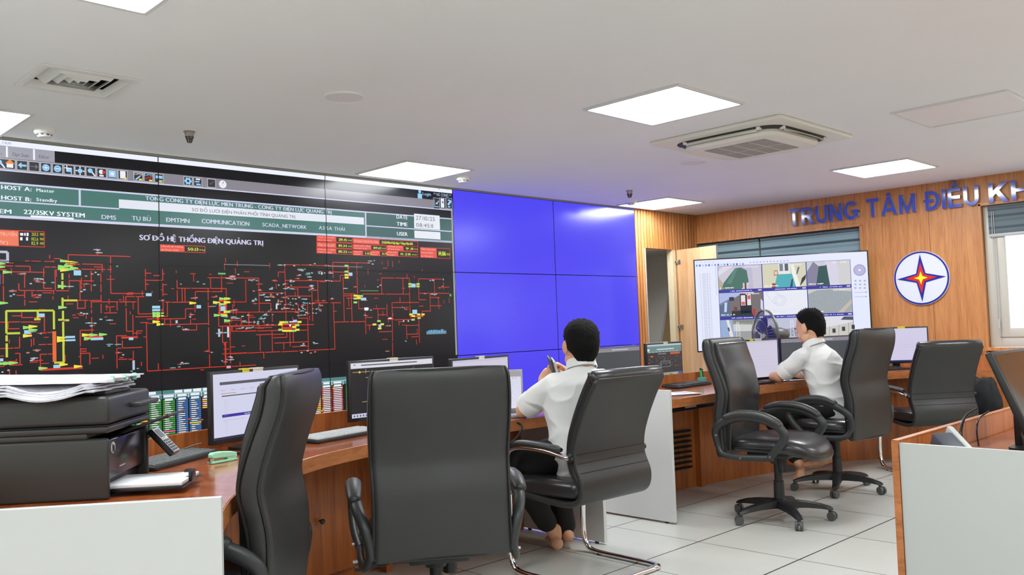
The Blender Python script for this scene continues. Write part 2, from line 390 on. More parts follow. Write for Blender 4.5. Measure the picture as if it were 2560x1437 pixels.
# windows
m_glass = mat('window_glass', (1, 1, 1, 1), .02, spec=.4, trans=1)
def window(name, y0, y1, z0, z1, x, fw, mulls, label):
    w = thing(name, label, 'window', (x, 0, 0)); w['kind'] = 'structure'
    bm = B()
    for yy in (y0-fw/2, y1+fw/2): box(bm, (0, yy, (z0+z1)/2), (.06, fw, z1-z0), bev=.004)
    for zz in (z0+fw/2, z1-fw/2): box(bm, (0, (y0+y1)/2, zz), (.06, y0-y1-2*fw+.002, fw), bev=.002)
    for mm in mulls: box(bm, (0, mm, (z0+z1)/2), (.062, .06, z1-z0-2*fw), bev=.004)
    obj('window_frame', bm, m_frame, w)
    ys = [y0-fw]+sorted(mulls, reverse=True)+[y1+fw]
    for p, q in zip(ys, ys[1:]):
        bm = B(); s = .075 if z1 > 2.1 else .045
        for yy in (p-s/2, q+s/2): box(bm, (-.02, yy, (z0+z1)/2), (.04, s, z1-z0-2*fw), bev=.004)
        for zz in (z0+fw+s/2, z1-fw-s/2): box(bm, (-.02, (p+q)/2, zz), (.04, p-q-2*s+.002, s), bev=.002)
        sh = obj('sash', bm, m_frame, w)
        bm = B(); box(bm, (-.005, (p+q)/2, (z0+z1)/2), (.006, p-q-2*s+.01, z1-z0-2*fw-2*s+.01)); obj('pane', bm, m_glass, sh)
    return w
window('window_1', .055, -1.826, .9, 2.08, XW+.12, .05, [-.735], 'wide window with lowered striped blinds behind the monitoring television')
window('window_2', -2.897, -4.89, .908, 2.132, XW+.07, .085, [-3.9], 'bright window with cream frame right of the round emblem')
window('window_unseen', -5.80, -6.69, .908, 2.132, XW+.07, .085, [], 'unseen window added on the wood wall to give the glossy monitor a bright strip')  # added out of view so the switched-off monitor reflects a bright strip
# zebra roller blinds
def blind_mat(name, a0, period, dark, light, tr):
    m = bpy.data.materials.new(name); m.use_nodes = True; nt = m.node_tree; b = nt.nodes['Principled BSDF']; N = nt.nodes.new; L = nt.links.new
    tc = N('ShaderNodeTexCoord'); sp = N('ShaderNodeSeparateXYZ'); L(tc.outputs['Object'], sp.inputs[0])
    a = N('ShaderNodeMath'); a.operation = 'ADD'; a.inputs[1].default_value = a0+10*period; L(sp.outputs[2], a.inputs[0])
    d = N('ShaderNodeMath'); d.operation = 'MODULO'; d.inputs[1].default_value = period; L(a.outputs[0], d.inputs[0])
    dv = N('ShaderNodeMath'); dv.operation = 'DIVIDE'; dv.inputs[1].default_value = period; L(d.outputs[0], dv.inputs[0])
    rp = N('ShaderNodeValToRGB'); e = rp.color_ramp.elements; e[0].position = .12; e[0].color = dark; e[1].position = .2; e[1].color = light
    for p_, c_ in ((.55, light), (.6, tuple(.75*v for v in light[:3])+(1,)), (.9, light), (.98, dark)):
        x = e.new(p_); x.color = c_
    L(dv.outputs[0], rp.inputs[0]); L(rp.outputs[0], b.inputs['Base Color']); b.inputs['Roughness'].default_value = .8
    t = N('ShaderNodeBsdfTranslucent'); L(rp.outputs[0], t.inputs[0]); mx = N('ShaderNodeMixShader'); mx.inputs[0].default_value = tr
    L(b.outputs[0], mx.inputs[1]); L(t.outputs[0], mx.inputs[2]); L(mx.outputs[0], nt.nodes['Material Output'].inputs[0]); return m
m_bl1 = blind_mat('zebra_fabric', .02, .115, rgb(84, 104, 112), rgb(168, 196, 204), .3)
m_roll = mat('roller_grey', rgb(92, 104, 108), .6)
def blind(y0, y1, z0, z1, x, m, label, cord=False):
    b = thing('roller_blind', label, 'blind', (x, (y0+y1)/2, z1), 0, None); w = y0-y1
    bm = B(); cyl(bm, (0, -w/2, -.03), (0, w/2, -.03), .022); obj('roller', bm, m_roll, b)
    bm = B(); box(bm, (-.012, 0, -(z1-z0)/2), (.003, w, z1-z0)); obj('fabric', bm, m, b)
    bm = B(); box(bm, (-.012, 0, -(z1-z0)), (.02, w, .028), bev=.006); obj('bottom_rail', bm, m_white, b)
    if cord:
        bm = B(); tube(bm, smooth_path([(-.02, w/2-.03, -.05), (-.022, w/2-.028, -.6), (-.02, w/2-.03, -1.05), (-.02, w/2-.045, -1.05), (-.02, w/2-.045, -.05)], 4), .003, 6); cyl(bm, (-.02, w/2-.037, -.98), (-.02, w/2-.037, -1.06), .008); obj('pull_cord', bm, m_white, b)
blind(.05, -.728, .95, 2.078, XW+.055, m_bl1, 'left teal striped roller blind behind the open closet door')
blind(-.745, -1.822, .95, 2.078, XW+.055, m_bl1, 'wide teal striped roller blind above the monitoring television')
m_bl2 = blind_mat('zebra_fabric_raised', 0, .1, rgb(84, 98, 104), rgb(118, 134, 140), .12)
blind(-2.945, -4.85, 1.868, 2.128, XW+.03, m_bl2, 'short raised roller blind at the top of the bright window', True)

# ================================================================== CEILING FITTINGS
m_diff = mat('lit_diffuser', (1, 1, 1, 1), .5, emit=(.925, .975, 1, 1), es=PANEL_LIGHT)
m_alu = mat('light_frame_paint', rgb(222, 222, 220), .4)
lights = [(-6.16, -2.66, 'square ceiling light cut off by the top left corner'), (-6.045, -.345, 'square ceiling light at the left edge above the toolbar screen'),
          (-3.145, -.42, 'square ceiling light above the meeting line of the two screen pictures'), (-3.22, -2.69, 'square ceiling light nearest the cassette air conditioner'),
          (-.1, -2.58, 'square ceiling light in front of the blue wall letters'), (-.06, -.37, 'square ceiling light over the corner by the slatted wall')]
for i, (x, y, lb) in enumerate(lights):
    L_ = thing('ceiling_light', lb, 'ceiling light', (x, y, H), 0, 'square recessed ceiling lights')
    bm = B(); r0 = rrect(.62, .62, .004, 1); r1 = rrect(.575, .575, .02, 4)
    for (ax, ay, sx, sy) in ((0, .3, .62, .02), (0, -.3, .62, .02), (.3, 0, .02, .58), (-.3, 0, .02, .58)): box(bm, (ax, ay, -.005), (sx, sy, .012), bev=.002, seg=1)
    obj('frame', bm, m_alu, L_)
    bm = B(); prism(bm, rrect(.585, .585, .015, 4), -.008, -.001); obj('diffuser', bm, m_diff, L_)
for x, y in ((-6.16, -5.0), (-3.2, -5.0), (-.1, -4.95), (-6.16, -7.3), (-3.2, -7.3), (-.1, -7.3), (-8.8, -2.7), (-8.8, -5.0)):
    ld = bpy.data.lights.new('ceiling_panel_lamp', 'AREA'); ld.shape = 'SQUARE'; ld.size = .58; ld.energy = PANEL_LIGHT*math.pi*.336; ld.color = (.925, .975, 1)
    lo = bpy.data.objects.new('ceiling_panel_lamp', ld); COL.objects.link(lo); lo.location = (x, y, H-.012)
# unlit panel
t = thing('access_panel', 'unlit square ceiling panel at the upper right', 'ceiling panel', (-1.69, -3.71, H))
bm = B()
for (ax, ay, sx, sy) in ((0, .298, .62, .024), (0, -.298, .62, .024), (.298, 0, .024, .572), (-.298, 0, .024, .572)): box(bm, (ax, ay, -.004), (sx, sy, .012), bev=.002, seg=1)
obj('frame', bm, m_alu, t)
bm = B(); box(bm, (0, 0, -.002), (.575, .575, .006)); obj('panel', bm, mat('matt_panel', rgb(240, 236, 236), .6), t)
# square diffuser vent
m_vent = mat('vent_white', rgb(240, 240, 236), .35)
t = thing('ceiling_vent', 'square air diffuser with nested louvre rings at upper left', 'air vent', (-5.752, -1.328, H))
def sqring(bm, r0, z0, r1, z1, th=.004):
    o = [(-1, -1), (1, -1), (1, 1), (-1, 1)]
    rings = [[Vector((a*r, b*r, z)) for a, b in o] for r, z in ((r0, z0), (r1, z1), (r1-th, z1), (r0-th, z0))]
    rings.append(rings[0]); loft(bm, rings, cap=False)
bm = B(); sqring(bm, .205, -.001, .205, -.006, .03); sqring(bm, .176, -.006, .166, .03, .004); obj('frame', bm, m_vent, t)
bm = B(); box(bm, (0, 0, .098), (.34, .34, .004)); 
for q in range(4): box(bm, rz(90*q) @ Vector((.169, 0, .065)), (.004, .34, .066), rz(90*q))
obj('dark_duct', bm, m_blackgap, t)
for r in (.136, .097, .060):
    bm = B(); sqring(bm, r, .034, r-.030, -.001, .004); obj('louvre_ring', bm, m_vent, t)
bm = B(); loft(bm, [[Vector((a*r, b*r, z)) for a, b in ((-1, -1), (1, -1), (1, 1), (-1, 1))] for r, z in ((.026, .026), (.003, -.002))]); obj('centre_cone', bm, m_vent, t)
# speakers
for x, y, R_, lb in ((-4.68, -1.83, .105, 'round flat ceiling speaker left of the middle, nearest the camera'), (-1.66, -1.825, .105, 'round flat ceiling speaker beside the air conditioner')):
    t = thing('ceiling_speaker', lb, 'speaker', (x, y, H), 0, 'round ceiling speakers')
    bm = B(); lathe(bm, [(R_, 0), (R_, -.006), (R_-.006, -.009), (R_-.014, -.006), (R_-.014, 0)]); obj('rim', bm, m_vent, t)
    bm = B(); lathe(bm, [(R_-.013, 0), (R_-.013, -.005), (.01, -.006)]); obj('grille', bm, mat('speaker_grille', rgb(236, 236, 238), .6, noise=.15, nscale=400), t)
for x, y, lb, k in ((-5.6, -.325, 'round smoke detector at the left by the toolbar screen', 1.0), (-2.7, -.45, 'round smoke detector above the blue screen edge', 1.0), (-.5, -.35, 'round smoke detector beside the corner ceiling light', 1.0)):
    t = thing('smoke_detector', lb, 'smoke detector', (x, y, H), 0, 'smoke detectors on the ceiling')
    bm = B(); lathe(bm, [(.052, 0), (.052, -.02), (.047, -.028), (.04, -.032), (.036, -.032)]); obj('base', bm, m_vent, t)
    bm = B(); lathe(bm, [(.036, -.03), (.036, -.04), (.03, -.047), (.005, -.05)]); obj('sensor_cap', bm, m_vent, t)
    bm = B()
    for q in range(8):
        a = q*math.pi/4+.2; box(bm, (.0355*math.cos(a), .0355*math.sin(a), -.036), (.003, .014, .005), rz(math.degrees(a)))
    obj('vent_slots', bm, m_blackgap, t)
for x, y, lb in ((-4.96, -.70, 'small fluted sprinkler head above the toolbar screen'), (-.99, -.715, 'small fluted sprinkler head above the blue screen')):
    t = thing('sprinkler', lb, 'sprinkler', (x, y, H), 0, 'fluted ceiling sprinklers')
    bm = B(); lathe(bm, [(.032, 0), (.032, -.004), (.026, -.006), (.024, -.03)]); obj('cup', bm, mat('sprinkler_metal', rgb(170, 162, 150), .35, metal=.6), t)
    bm = B()
    for q in range(6):
        a = q*math.pi/3; cyl(bm, (.022*math.cos(a), .022*math.sin(a), -.028), (.010*math.cos(a), .010*math.sin(a), -.062), .004, n=8)
    lathe(bm, [(.012, -.058), (.012, -.063)], n=12); lathe(bm, [(.02, -.04), (.02, -.043)], n=16)
    obj('deflector', bm, mat('sprinkler_dark', rgb(96, 86, 76), .4, metal=.6), t)
# cassette air conditioner
m_ac = mat('ac_plastic', rgb(232, 231, 220), .4)
t = thing('air_conditioner', 'white ceiling cassette air conditioner with grey square grille', 'air conditioner', (-2.045, -2.53, H))
bm = B(); prism(bm, rrect(.95, .93, .03, 4), -.022, 0); obj('panel', bm, m_ac, t, bevel=.006)
bm = B(); loft(bm, [[Vector((x, y, z)) for x, y in rrect(w, w, r, 7)] for w, r, z in ((.76, .14, -.021), (.75, .14, -.026), (.72, .13, -.032))]); obj('air_slot', bm, mat('slot_dark', rgb(52, 50, 46), .6), t)
bm = B(); loft(bm, [[Vector((x, y, z)) for x, y in rrect(w, w, r, 7)] for w, r, z in ((.66, .12, -.02), (.67, .12, -.05), (.63, .11, -.064), (.60, .1, -.068))]); obj('centre_cover', bm, m_ac, t)
bm = B(); box(bm, (0, 0, -.069), (.43, .43, .005)); gr = obj('grille', bm, mat('grille_grey', rgb(176, 172, 162), .7, noise=.3, nscale=300), t)
bm = B()
for q in range(-1, 2): box(bm, (0, q*.107, -.0715), (.43, .004, .003))
box(bm, (0, 0, -.0715), (.004, .43, .003)); obj('grille_rib', bm, m_ac, gr)
for q in range(4):
    a = 90*q; R_ = rz(a); bm = B(); c = R_ @ Vector((0, .362, -.043))
    rings = []
    for k in range(9):
        s = -1+k/4; w = .045*(1-.55*abs(s)**3); x = s*.25
        rings.append([R_ @ Vector((x, .362+(1-s*s)*.008+dy*w/2, -.036-dy*.016+dz)) for dy, dz in ((-1, 0), (0, -.006), (1, 0), (0, .004))])
    loft(bm, rings); obj('air_flap', bm, m_ac, t)
    # corner piece lowered on two corners, as in the photograph
    for s in (-1, 1): bm = B(); box(bm, R_ @ Vector((s*.26, .36, -.03)), (.025, .03, .02), rz(a), bev=.004); obj('flap_pivot', bm, m_alu, t)

# ================================================================== WALL LETTERS AND EMBLEM
m_blue = mat('letter_face_blue', rgb(44, 74, 190), .12, spec=.6, coat=1)
m_side = mat('letter_side_silver', rgb(205, 200, 205), .3, metal=.6)
TK = .2                                                             # stem width relative to the letter height
def arc(cx, cy, rx_, ry_, a0, a1, n=10): return [(cx+rx_*math.cos(math.radians(a0+(a1-a0)*k/n)), cy+ry_*math.sin(math.radians(a0+(a1-a0)*k/n))) for k in range(n+1)]
def ribbon(outer, inner): return [[outer[i], outer[i+1], inner[i+1], inner[i]] for i in range(len(outer)-1)]
def R4(x0, y0, x1, y1): return [(x0, y0), (x1, y0), (x1, y1), (x0, y1)]
def strokes(ch):
    """polygons of a heavy sans capital of height 1; returns (width, polygons)"""
    t, v = TK, TK*.86
    d = unicodedata.normalize('NFD', ch); b, ms = d[0], d[1:]; P_ = []
    if ch == 'Đ': b = 'D'
    if b == 'T': w = .8; P_ = [R4(0, 1-v, w, 1), R4(w/2-t/2, 0, w/2+t/2, 1-v)]
    elif b == 'I': w = t; P_ = [R4(0, 0, t, 1)]
    elif b == 'H': w = .8; P_ = [R4(0, 0, t, 1), R4(w-t, 0, w, 1), R4(t, .42, w-t, .42+v)]
    elif b == 'E': w = .72; P_ = [R4(0, 0, t, 1), R4(t, 0, w, v), R4(t, 1-v, w*.97, 1), R4(t, .43, w*.92, .43+v)]
    elif b == 'N': w = .82; P_ = [R4(0, 0, t, 1), R4(w-t, 0, w, 1), [(t-.02, 1), (w-t+.02, .28), (w-t+.02, 0), (w-t-.04, 0), (t-.02, .70)]]
    elif b == 'M': w = .98; P_ = [R4(0, 0, t*.95, 1), R4(w-t*.95, 0, w, 1), [(t*.9, 1), (w/2, .25), (w/2, 0), (w/2-.08, 0), (t*.9, .72)], [(w-t*.9, 1), (w-t*.9, .72), (w/2+.08, 0), (w/2, 0), (w/2, .25)], [(.0, 1), (t*1.4, 1), (t, .8)], [(w, 1), (w-t*1.4, 1), (w-t, .8)]]
    elif b == 'A': w = .98; P_ = [[(0, 0), (t*1.08, 0), (w/2+.01, .82), (w/2+.02, 1), (w/2-.12, 1)], [(w, 0), (w-t*1.08, 0), (w/2-.01, .82), (w/2-.02, 1), (w/2+.12, 1)], R4(.2, .22, w-.2, .22+v*.9)]
    elif b == 'K': w = .88; P_ = [R4(0, 0, t, 1), [(t, .33), (t, .60), (w-.27, 1), (w-.01, 1)], [(.30, .50), (.46, .64), (w, 0), (w-.26, 0)]]
    elif b == 'U': w = .8; P_ = [R4(0, .38, t, 1), R4(w-t, .38, w, 1)]+ribbon(arc(w/2, .38, w/2, .395, 180, 360, 14), arc(w/2, .38, w/2-t, .395-v, 180, 360, 14))
    elif b == 'D': w = .8; P_ = [R4(0, 0, t, 1), R4(t, 0, .32, v), R4(t, 1-v, .32, 1)]+ribbon(arc(.32, .5, w-.32, .5, -90, 90, 14), arc(.32, .5, w-.32-t, .5-v, -90, 90, 14))
    elif b == 'R': w = .84; P_ = [R4(0, 0, t, 1), R4(t, 1-v, .5, 1), R4(t, .41, .5, .41+v)]+ribbon(arc(.5, .705, .28, .295, -90, 90, 12), arc(.5, .705, .28-t, .295-v, -90, 90, 12))+[[(.36, .41), (.6, .43), (w, 0), (w-.25, 0)]]
    elif b == 'G': w = .9; P_ = ribbon(arc(w/2, .5, w/2, .515, 38, 325, 22), arc(w/2, .5, w/2-t, .515-v, 38, 325, 22))+[R4(.47, .37, w, .37+v*.95), R4(w-t, .14, w, .45)]
    tt = .085
    if ms:
        ex = marks(ms, w, 1.0, tt); P_ += [[(x, 1+(y-1)*1.05 if y > 0 else y) for x, y in p] for p in ex]
    if ch == 'Đ': P_.append(R4(-.11, .43, .44, .56))
    return w, P_
def letter(ch, y0, y1, z0, h, parent):
    """one raised letter on the right wall between Y=y0 (left in the photo) and y1, baseline z0"""
    w, P_ = strokes(ch); bm = B(); k = (y1-y0)/w
    for n, p in enumerate(P_):
        f = [(y0+x*k, z0+z*h) for x, z in p]; e = n*.00004
        loft(bm, [[Vector((-.030-e, y, z)) for y, z in f], [Vector((0, y, z)) for y, z in f]])
    bmesh.ops.recalc_face_normals(bm, faces=bm.faces[:])
    for f in bm.faces: f.material_index = 0 if (abs(f.normal.x) > .9 and f.calc_center_median().x < -.02) else 1
    return obj('letter', bm, [m_blue, m_side], parent, ang=20)
sg = thing('wall_lettering', 'raised blue letters reading TRUNG TÂM ĐIỀU KH on the wood wall', 'sign', (XW-.004, 0, 0))
words = [('TRUNG', -1.112, -1.832), ('TÂM', -1.912, -2.362), ('ĐIỀU', -2.45, -2.895), ('KHIỂN', -2.975, -3.66)]
for w_, y0, y1 in words:
    gap = .13; tot = sum(strokes(c)[0] for c in w_)+gap*(len(w_)-1); y = y0; k = (y1-y0)/tot
    for c_ in w_: ww = strokes(c_)[0]; letter(c_, y, y+ww*k, 2.143, .172, sg); y += (ww+gap)*k
em = thing('round_emblem', 'round white emblem with blue, red and yellow four-pointed star', 'emblem', (XW, -2.371, 1.541), 0)
def yz(bm, pts, x0, x1): loft(bm, [[Vector((x0, y, z)) for y, z in pts], [Vector((x1, y, z)) for y, z in pts]])
R_ = .245
circ = lambda r: [(r*math.cos(k*2*math.pi/64), r*math.sin(k*2*math.pi/64)) for k in range(64)]
bm = B(); yz(bm, circ(R_), -.018, 0); obj('disc', bm, mat('emblem_white', rgb(222, 226, 232), .3), em)
bm = B(); loft(bm, [[Vector((x, y*s, z*s)) for y, z in circ(1)] for x, s in ((-.0185, R_-.004), (-.0215, R_-.004), (-.0215, R_-.018), (-.0185, R_-.018))] + [[Vector((-.0185, y*(R_-.004), z*(R_-.004))) for y, z in circ(1)]], cap=False)
m_navy = mat('emblem_navy', rgb(24, 28, 148), .3); obj('ring', bm, m_navy, em)
def star(r, w, n=4): return [((r if k % 2 == 0 else w)*math.cos(k*math.pi/4), (r if k % 2 == 0 else w)*math.sin(k*math.pi/4)) for k in range(8)]
for nm, r, w, c, x in (('blue_star', .212, .058, m_navy, -.0235), ('red_star', .138, .043, mat('emblem_red', rgb(212, 40, 22), .3), -.0255), ('yellow_star', .06, .021, mat('emblem_yellow', rgb(250, 240, 40), .3), -.0275)):
    bm = B(); yz(bm, star(r, w), x, -.017); obj(nm, bm, c, em)
# ================================================================== VIDEO WALL
m_scr = screen_mat('screen_pixels', 1.0, .22, .28)
m_scrblue = screen_mat('screen_blue', 1.02, .22, .45)
try: m_scrblue.cycles.emission_sampling = 'AUTO'
except Exception: pass
m_bezel = mat('screen_black_glass', rgb(30, 30, 31), .3, spec=.5)
PW, PH, ZT = 1.213, 1.213*.5625, 2.375
vw = thing('video_wall', 'huge wall of joined display panels showing a power grid diagram and blue screens', 'video wall', (0, 0, 0))
for c in range(-6, 0):
    for r in range(3):
        bm = B(); box(bm, ((c+.5)*PW, .06, ZT-(r+.5)*PH), (PW-.004, .12, PH-.004), bev=.0015, seg=1)
        o = obj('display_panel', bm, m_bezel, vw)
        if c >= -2: o['label'] = 'plain blue display panel'
bm = B(); box(bm, (-3.64, .08, ZT-3*PH-.17), (7.28, .16, .34)); box(bm, (-3.64, -.01, .02), (7.28, .02, .04)); obj('plinth', bm, m_cherryd, vw)
bm = B(); box(bm, (-3.9, .05, H-.0075), (7.9, .12, .015)); struct('trim_6', bm, mat('grey_trim', rgb(150, 148, 138), .5))
bs = Sheet((0, -.0006, 0), (1, 0, 0), (0, 0, 1))
for c in (-2, -1):
    for r in range(3): bs.rect(c*PW+.0035, ZT-(r+1)*PH+.003, (c+1)*PW-.0035, ZT-r*PH-.003, rgb(74, 66, 238), 1)
bs.build('blue_picture', m_scrblue, vw)

sh = Sheet((0, -.0006, 0), (1, 0, 0), (0, 0, 1))
A1 = lambda x, y: sh.at(x/3.992, 340+y/3.992)
A2 = lambda x, y: sh.at(560+x/3.992, 400+y/3.992)
A3 = lambda x, y: sh.at(x/3.992, 600+y/3.992)
A4 = lambda x, y: sh.at(560+x/3.992, 640+y/3.992)
WHT, LAV, GRY, BLK, BG = rgb(238, 242, 252), rgb(205, 208, 232), rgb(136, 133, 142), rgb(10, 10, 16), rgb(12, 12, 12)
TEAL, TEAL2 = rgb(72, 118, 112), rgb(56, 96, 92)
XL, XR = -6*PW+.004, -2*PW-.022
ZB = ZT-3*PH+.003
zl = lambda y: A1(1597, y)[1]
sh.rect(XL, ZB, XR+.018, ZT-.003, BG, 1)
sh.rect(XL, zl(262), XR+.018, ZT-.003, WHT, 2)
sh.rect(A1(545, 170)[0], zl(368), XR+.018, zl(262), BLK, 2)
sh.rect(XL, zl(368), A1(545, 170)[0], zl(262), rgb(160, 160, 172), 2)
sh.rect(XL, zl(478), XR+.018, zl(368), GRY, 2)
sh.rect(XL, zl(480)-.004, XR+.018, zl(480)+.004, LAV, 3)
sh.rect(XL, zl(590), XR+.018, zl(484), BLK, 2)
sh.rect(XL, zl(900), XR, zl(596), TEAL, 2)
sh.rect(A2(1410, 600)[0], zl(900), XR, zl(596), TEAL2, 3)
sh.rect(XL, zl(602), XR, zl(586), LAV, 3)
sh.rect(XL, zl(905), XR, zl(880), LAV, 3)
sh.rect(XR, ZT-3*PH+.69, XR+.018, zl(480), rgb(150, 154, 158), 3)       # window's right edge
# dividers of the header
zm = A1(795, 700)[1]; zr = A2(1410, 655)[1]
sh.rect(XL, zm-.004, A1(1190, 700)[0], zm+.004, LAV, 4)
sh.rect(A1(795, 600)[0]-.006, zm, A1(795, 600)[0]+.006, zl(600), LAV, 4)
xd = A2(1413, 600)[0]; sh.rect(xd-.006, zl(890), xd+.006, zl(600), LAV, 4); sh.rect(xd, zr-.004, XR, zr+.004, LAV, 4)
u0, v1 = A1(1185, 622); u1, v0 = A2(1397, 645); sh.rect(u0, v0, u1, zl(662), rgb(226, 230, 240), 4)
def T(A, body, x0, y0, x1, y1, cap, col=LAV, A_=None, bold=.012, lay=6, dv=0):
    """text from baseline start (x0,y0) to baseline end (x1,y1) in one crop's pixels, cap height in crop pixels"""
    a = A(x0, y0); b = (A_ or A)(x1, y1); h = A(x0, y0-cap)[1]-a[1]; sh.text(body, a[0], (a[1]+b[1])/2+dv, h, col, lay, b[0]-a[0], bold)
T(A1, 'HOST A:', 10, 528, 308, 552, 42, WHT, bold=.02); T(A1, 'HOST B:', 10, 632, 305, 652, 42, WHT, bold=.02)
T(A1, 'Master', 362, 556, 540, 565, 34, WHT); T(A1, 'Standby', 362, 650, 568, 660, 34, WHT)
T(A1, '110KV SYSTEM', -560, 745, 108, 768, 46, WHT, bold=.02)
T(A1, '22/35KV SYSTEM', 235, 778, 840, 812, 46, WHT, bold=.02)
a = A1(305, 800); b = A1(735, 826); sh.rect(a[0], (a[1]+b[1])/2-.006, b[0], (a[1]+b[1])/2+.006, WHT, 6)
T(A1, 'DMS', 1012, 828, 1155, 835, 44); T(A1, 'TỤ BÙ', 1315, 840, 1502, 850, 44)
T(A1, 'ĐMTMN', 1658, 858, 1888, 865, 44); T(A1, 'COMMUNICATION', 2012, 872, 2485, 893, 44)
T(A2, 'SCADA_NETWORK', 382, 662, 822, 688, 38); T(A2, 'A3 SA THẢI', 945, 693, 1203, 706, 36)
T(A1, 'TỔNG CÔNG TY ĐIỆN LỰC MIỀN TRUNG - CÔNG TY ĐIỆN LỰC QUẢNG TRỊ', 1450, 628, 1070, 520, 42, LAV, A2, .018, dv=zl(650)-(A1(1450, 628)[1]+A2(1070, 520)[1])/2)
T(A1, 'SƠ ĐỒ LƯỚI ĐIỆN PHÂN PHỐI TỈNH QUẢNG TRỊ', 1915, 745, 710, 575, 34, rgb(92, 88, 104), A2, 0, dv=-.004)
T(A1, 'SƠ ĐỒ HỆ THỐNG ĐIỆN QUẢNG TRỊ', 1390, 1038, 385, 850, 54, rgb(206, 204, 232), A2, .022)
T(A2, 'DATE', 1720, 585, 1828, 590, 40, WHT); T(A2, 'TIME', 1722, 655, 1828, 660, 38, WHT); T(A2, 'USER', 1725, 752, 1830, 758, 38, WHT)
for (x0, y0, x1, y1) in ((1897, 545, 2150, 620), (1897, 618, 2153, 688), (1900, 710, 2157, 786)):
    a = A2(x0, y1-8); b = A2(x1, y0+10); sh.rect(a[0], a[1], b[0], b[1], rgb(228, 232, 240), 5)
T(A2, '27/10/25', 1915, 598, 2102, 608, 42, rgb(96, 96, 100), bold=0, lay=7); T(A2, '08:45:11', 1918, 668, 2085, 675, 40, rgb(96, 96, 100), bold=0, lay=7)
T(A1, '_CRM', -10, 80, 108, 85, 26, rgb(140, 144, 170), bold=0); T(A1, 'Opr.Sum', 122, 200, 288, 212, 36, rgb(88, 86, 106), bold=0)
T(A1, 'Editor', 388, 220, 490, 228, 34, rgb(88, 86, 106), bold=0); T(A1, 'n', -8, 188, 18, 190, 26, rgb(88, 86, 106), bold=0)
for x in (68, 338): a = A1(x, 120)[0]; sh.rect(a-.005, zl(362), a+.005, zl(266), WHT, 4)
T(A2, 'Login', 1982, 350, 2062, 356, 30, rgb(150, 200, 240)); T(A2, '** NO ZONES **', 2090, 356, 2268, 370, 30, rgb(190, 210, 240), bold=0)
a = A2(1952, 315); sh.disc(a[0], a[1], .014, rgb(150, 205, 245), 6); sh.rect(a[0]-.022, a[1]-.055, a[0]+.022, a[1]-.016, rgb(150, 205, 245), 6)
a = A2(2065, 270); sh.rect(a[0]-.01, a[1]-.002, a[0]+.01, a[1]+.002, rgb(120, 124, 140), 6)
a = A2(2145, 277); sh.frame(a[0]-.01, a[1]-.012, a[0]+.01, a[1]+.012, .003, rgb(120, 124, 140), 6)
T(A2, 'X', 2218, 298, 2238, 298, 24, rgb(120, 124, 140), bold=0)
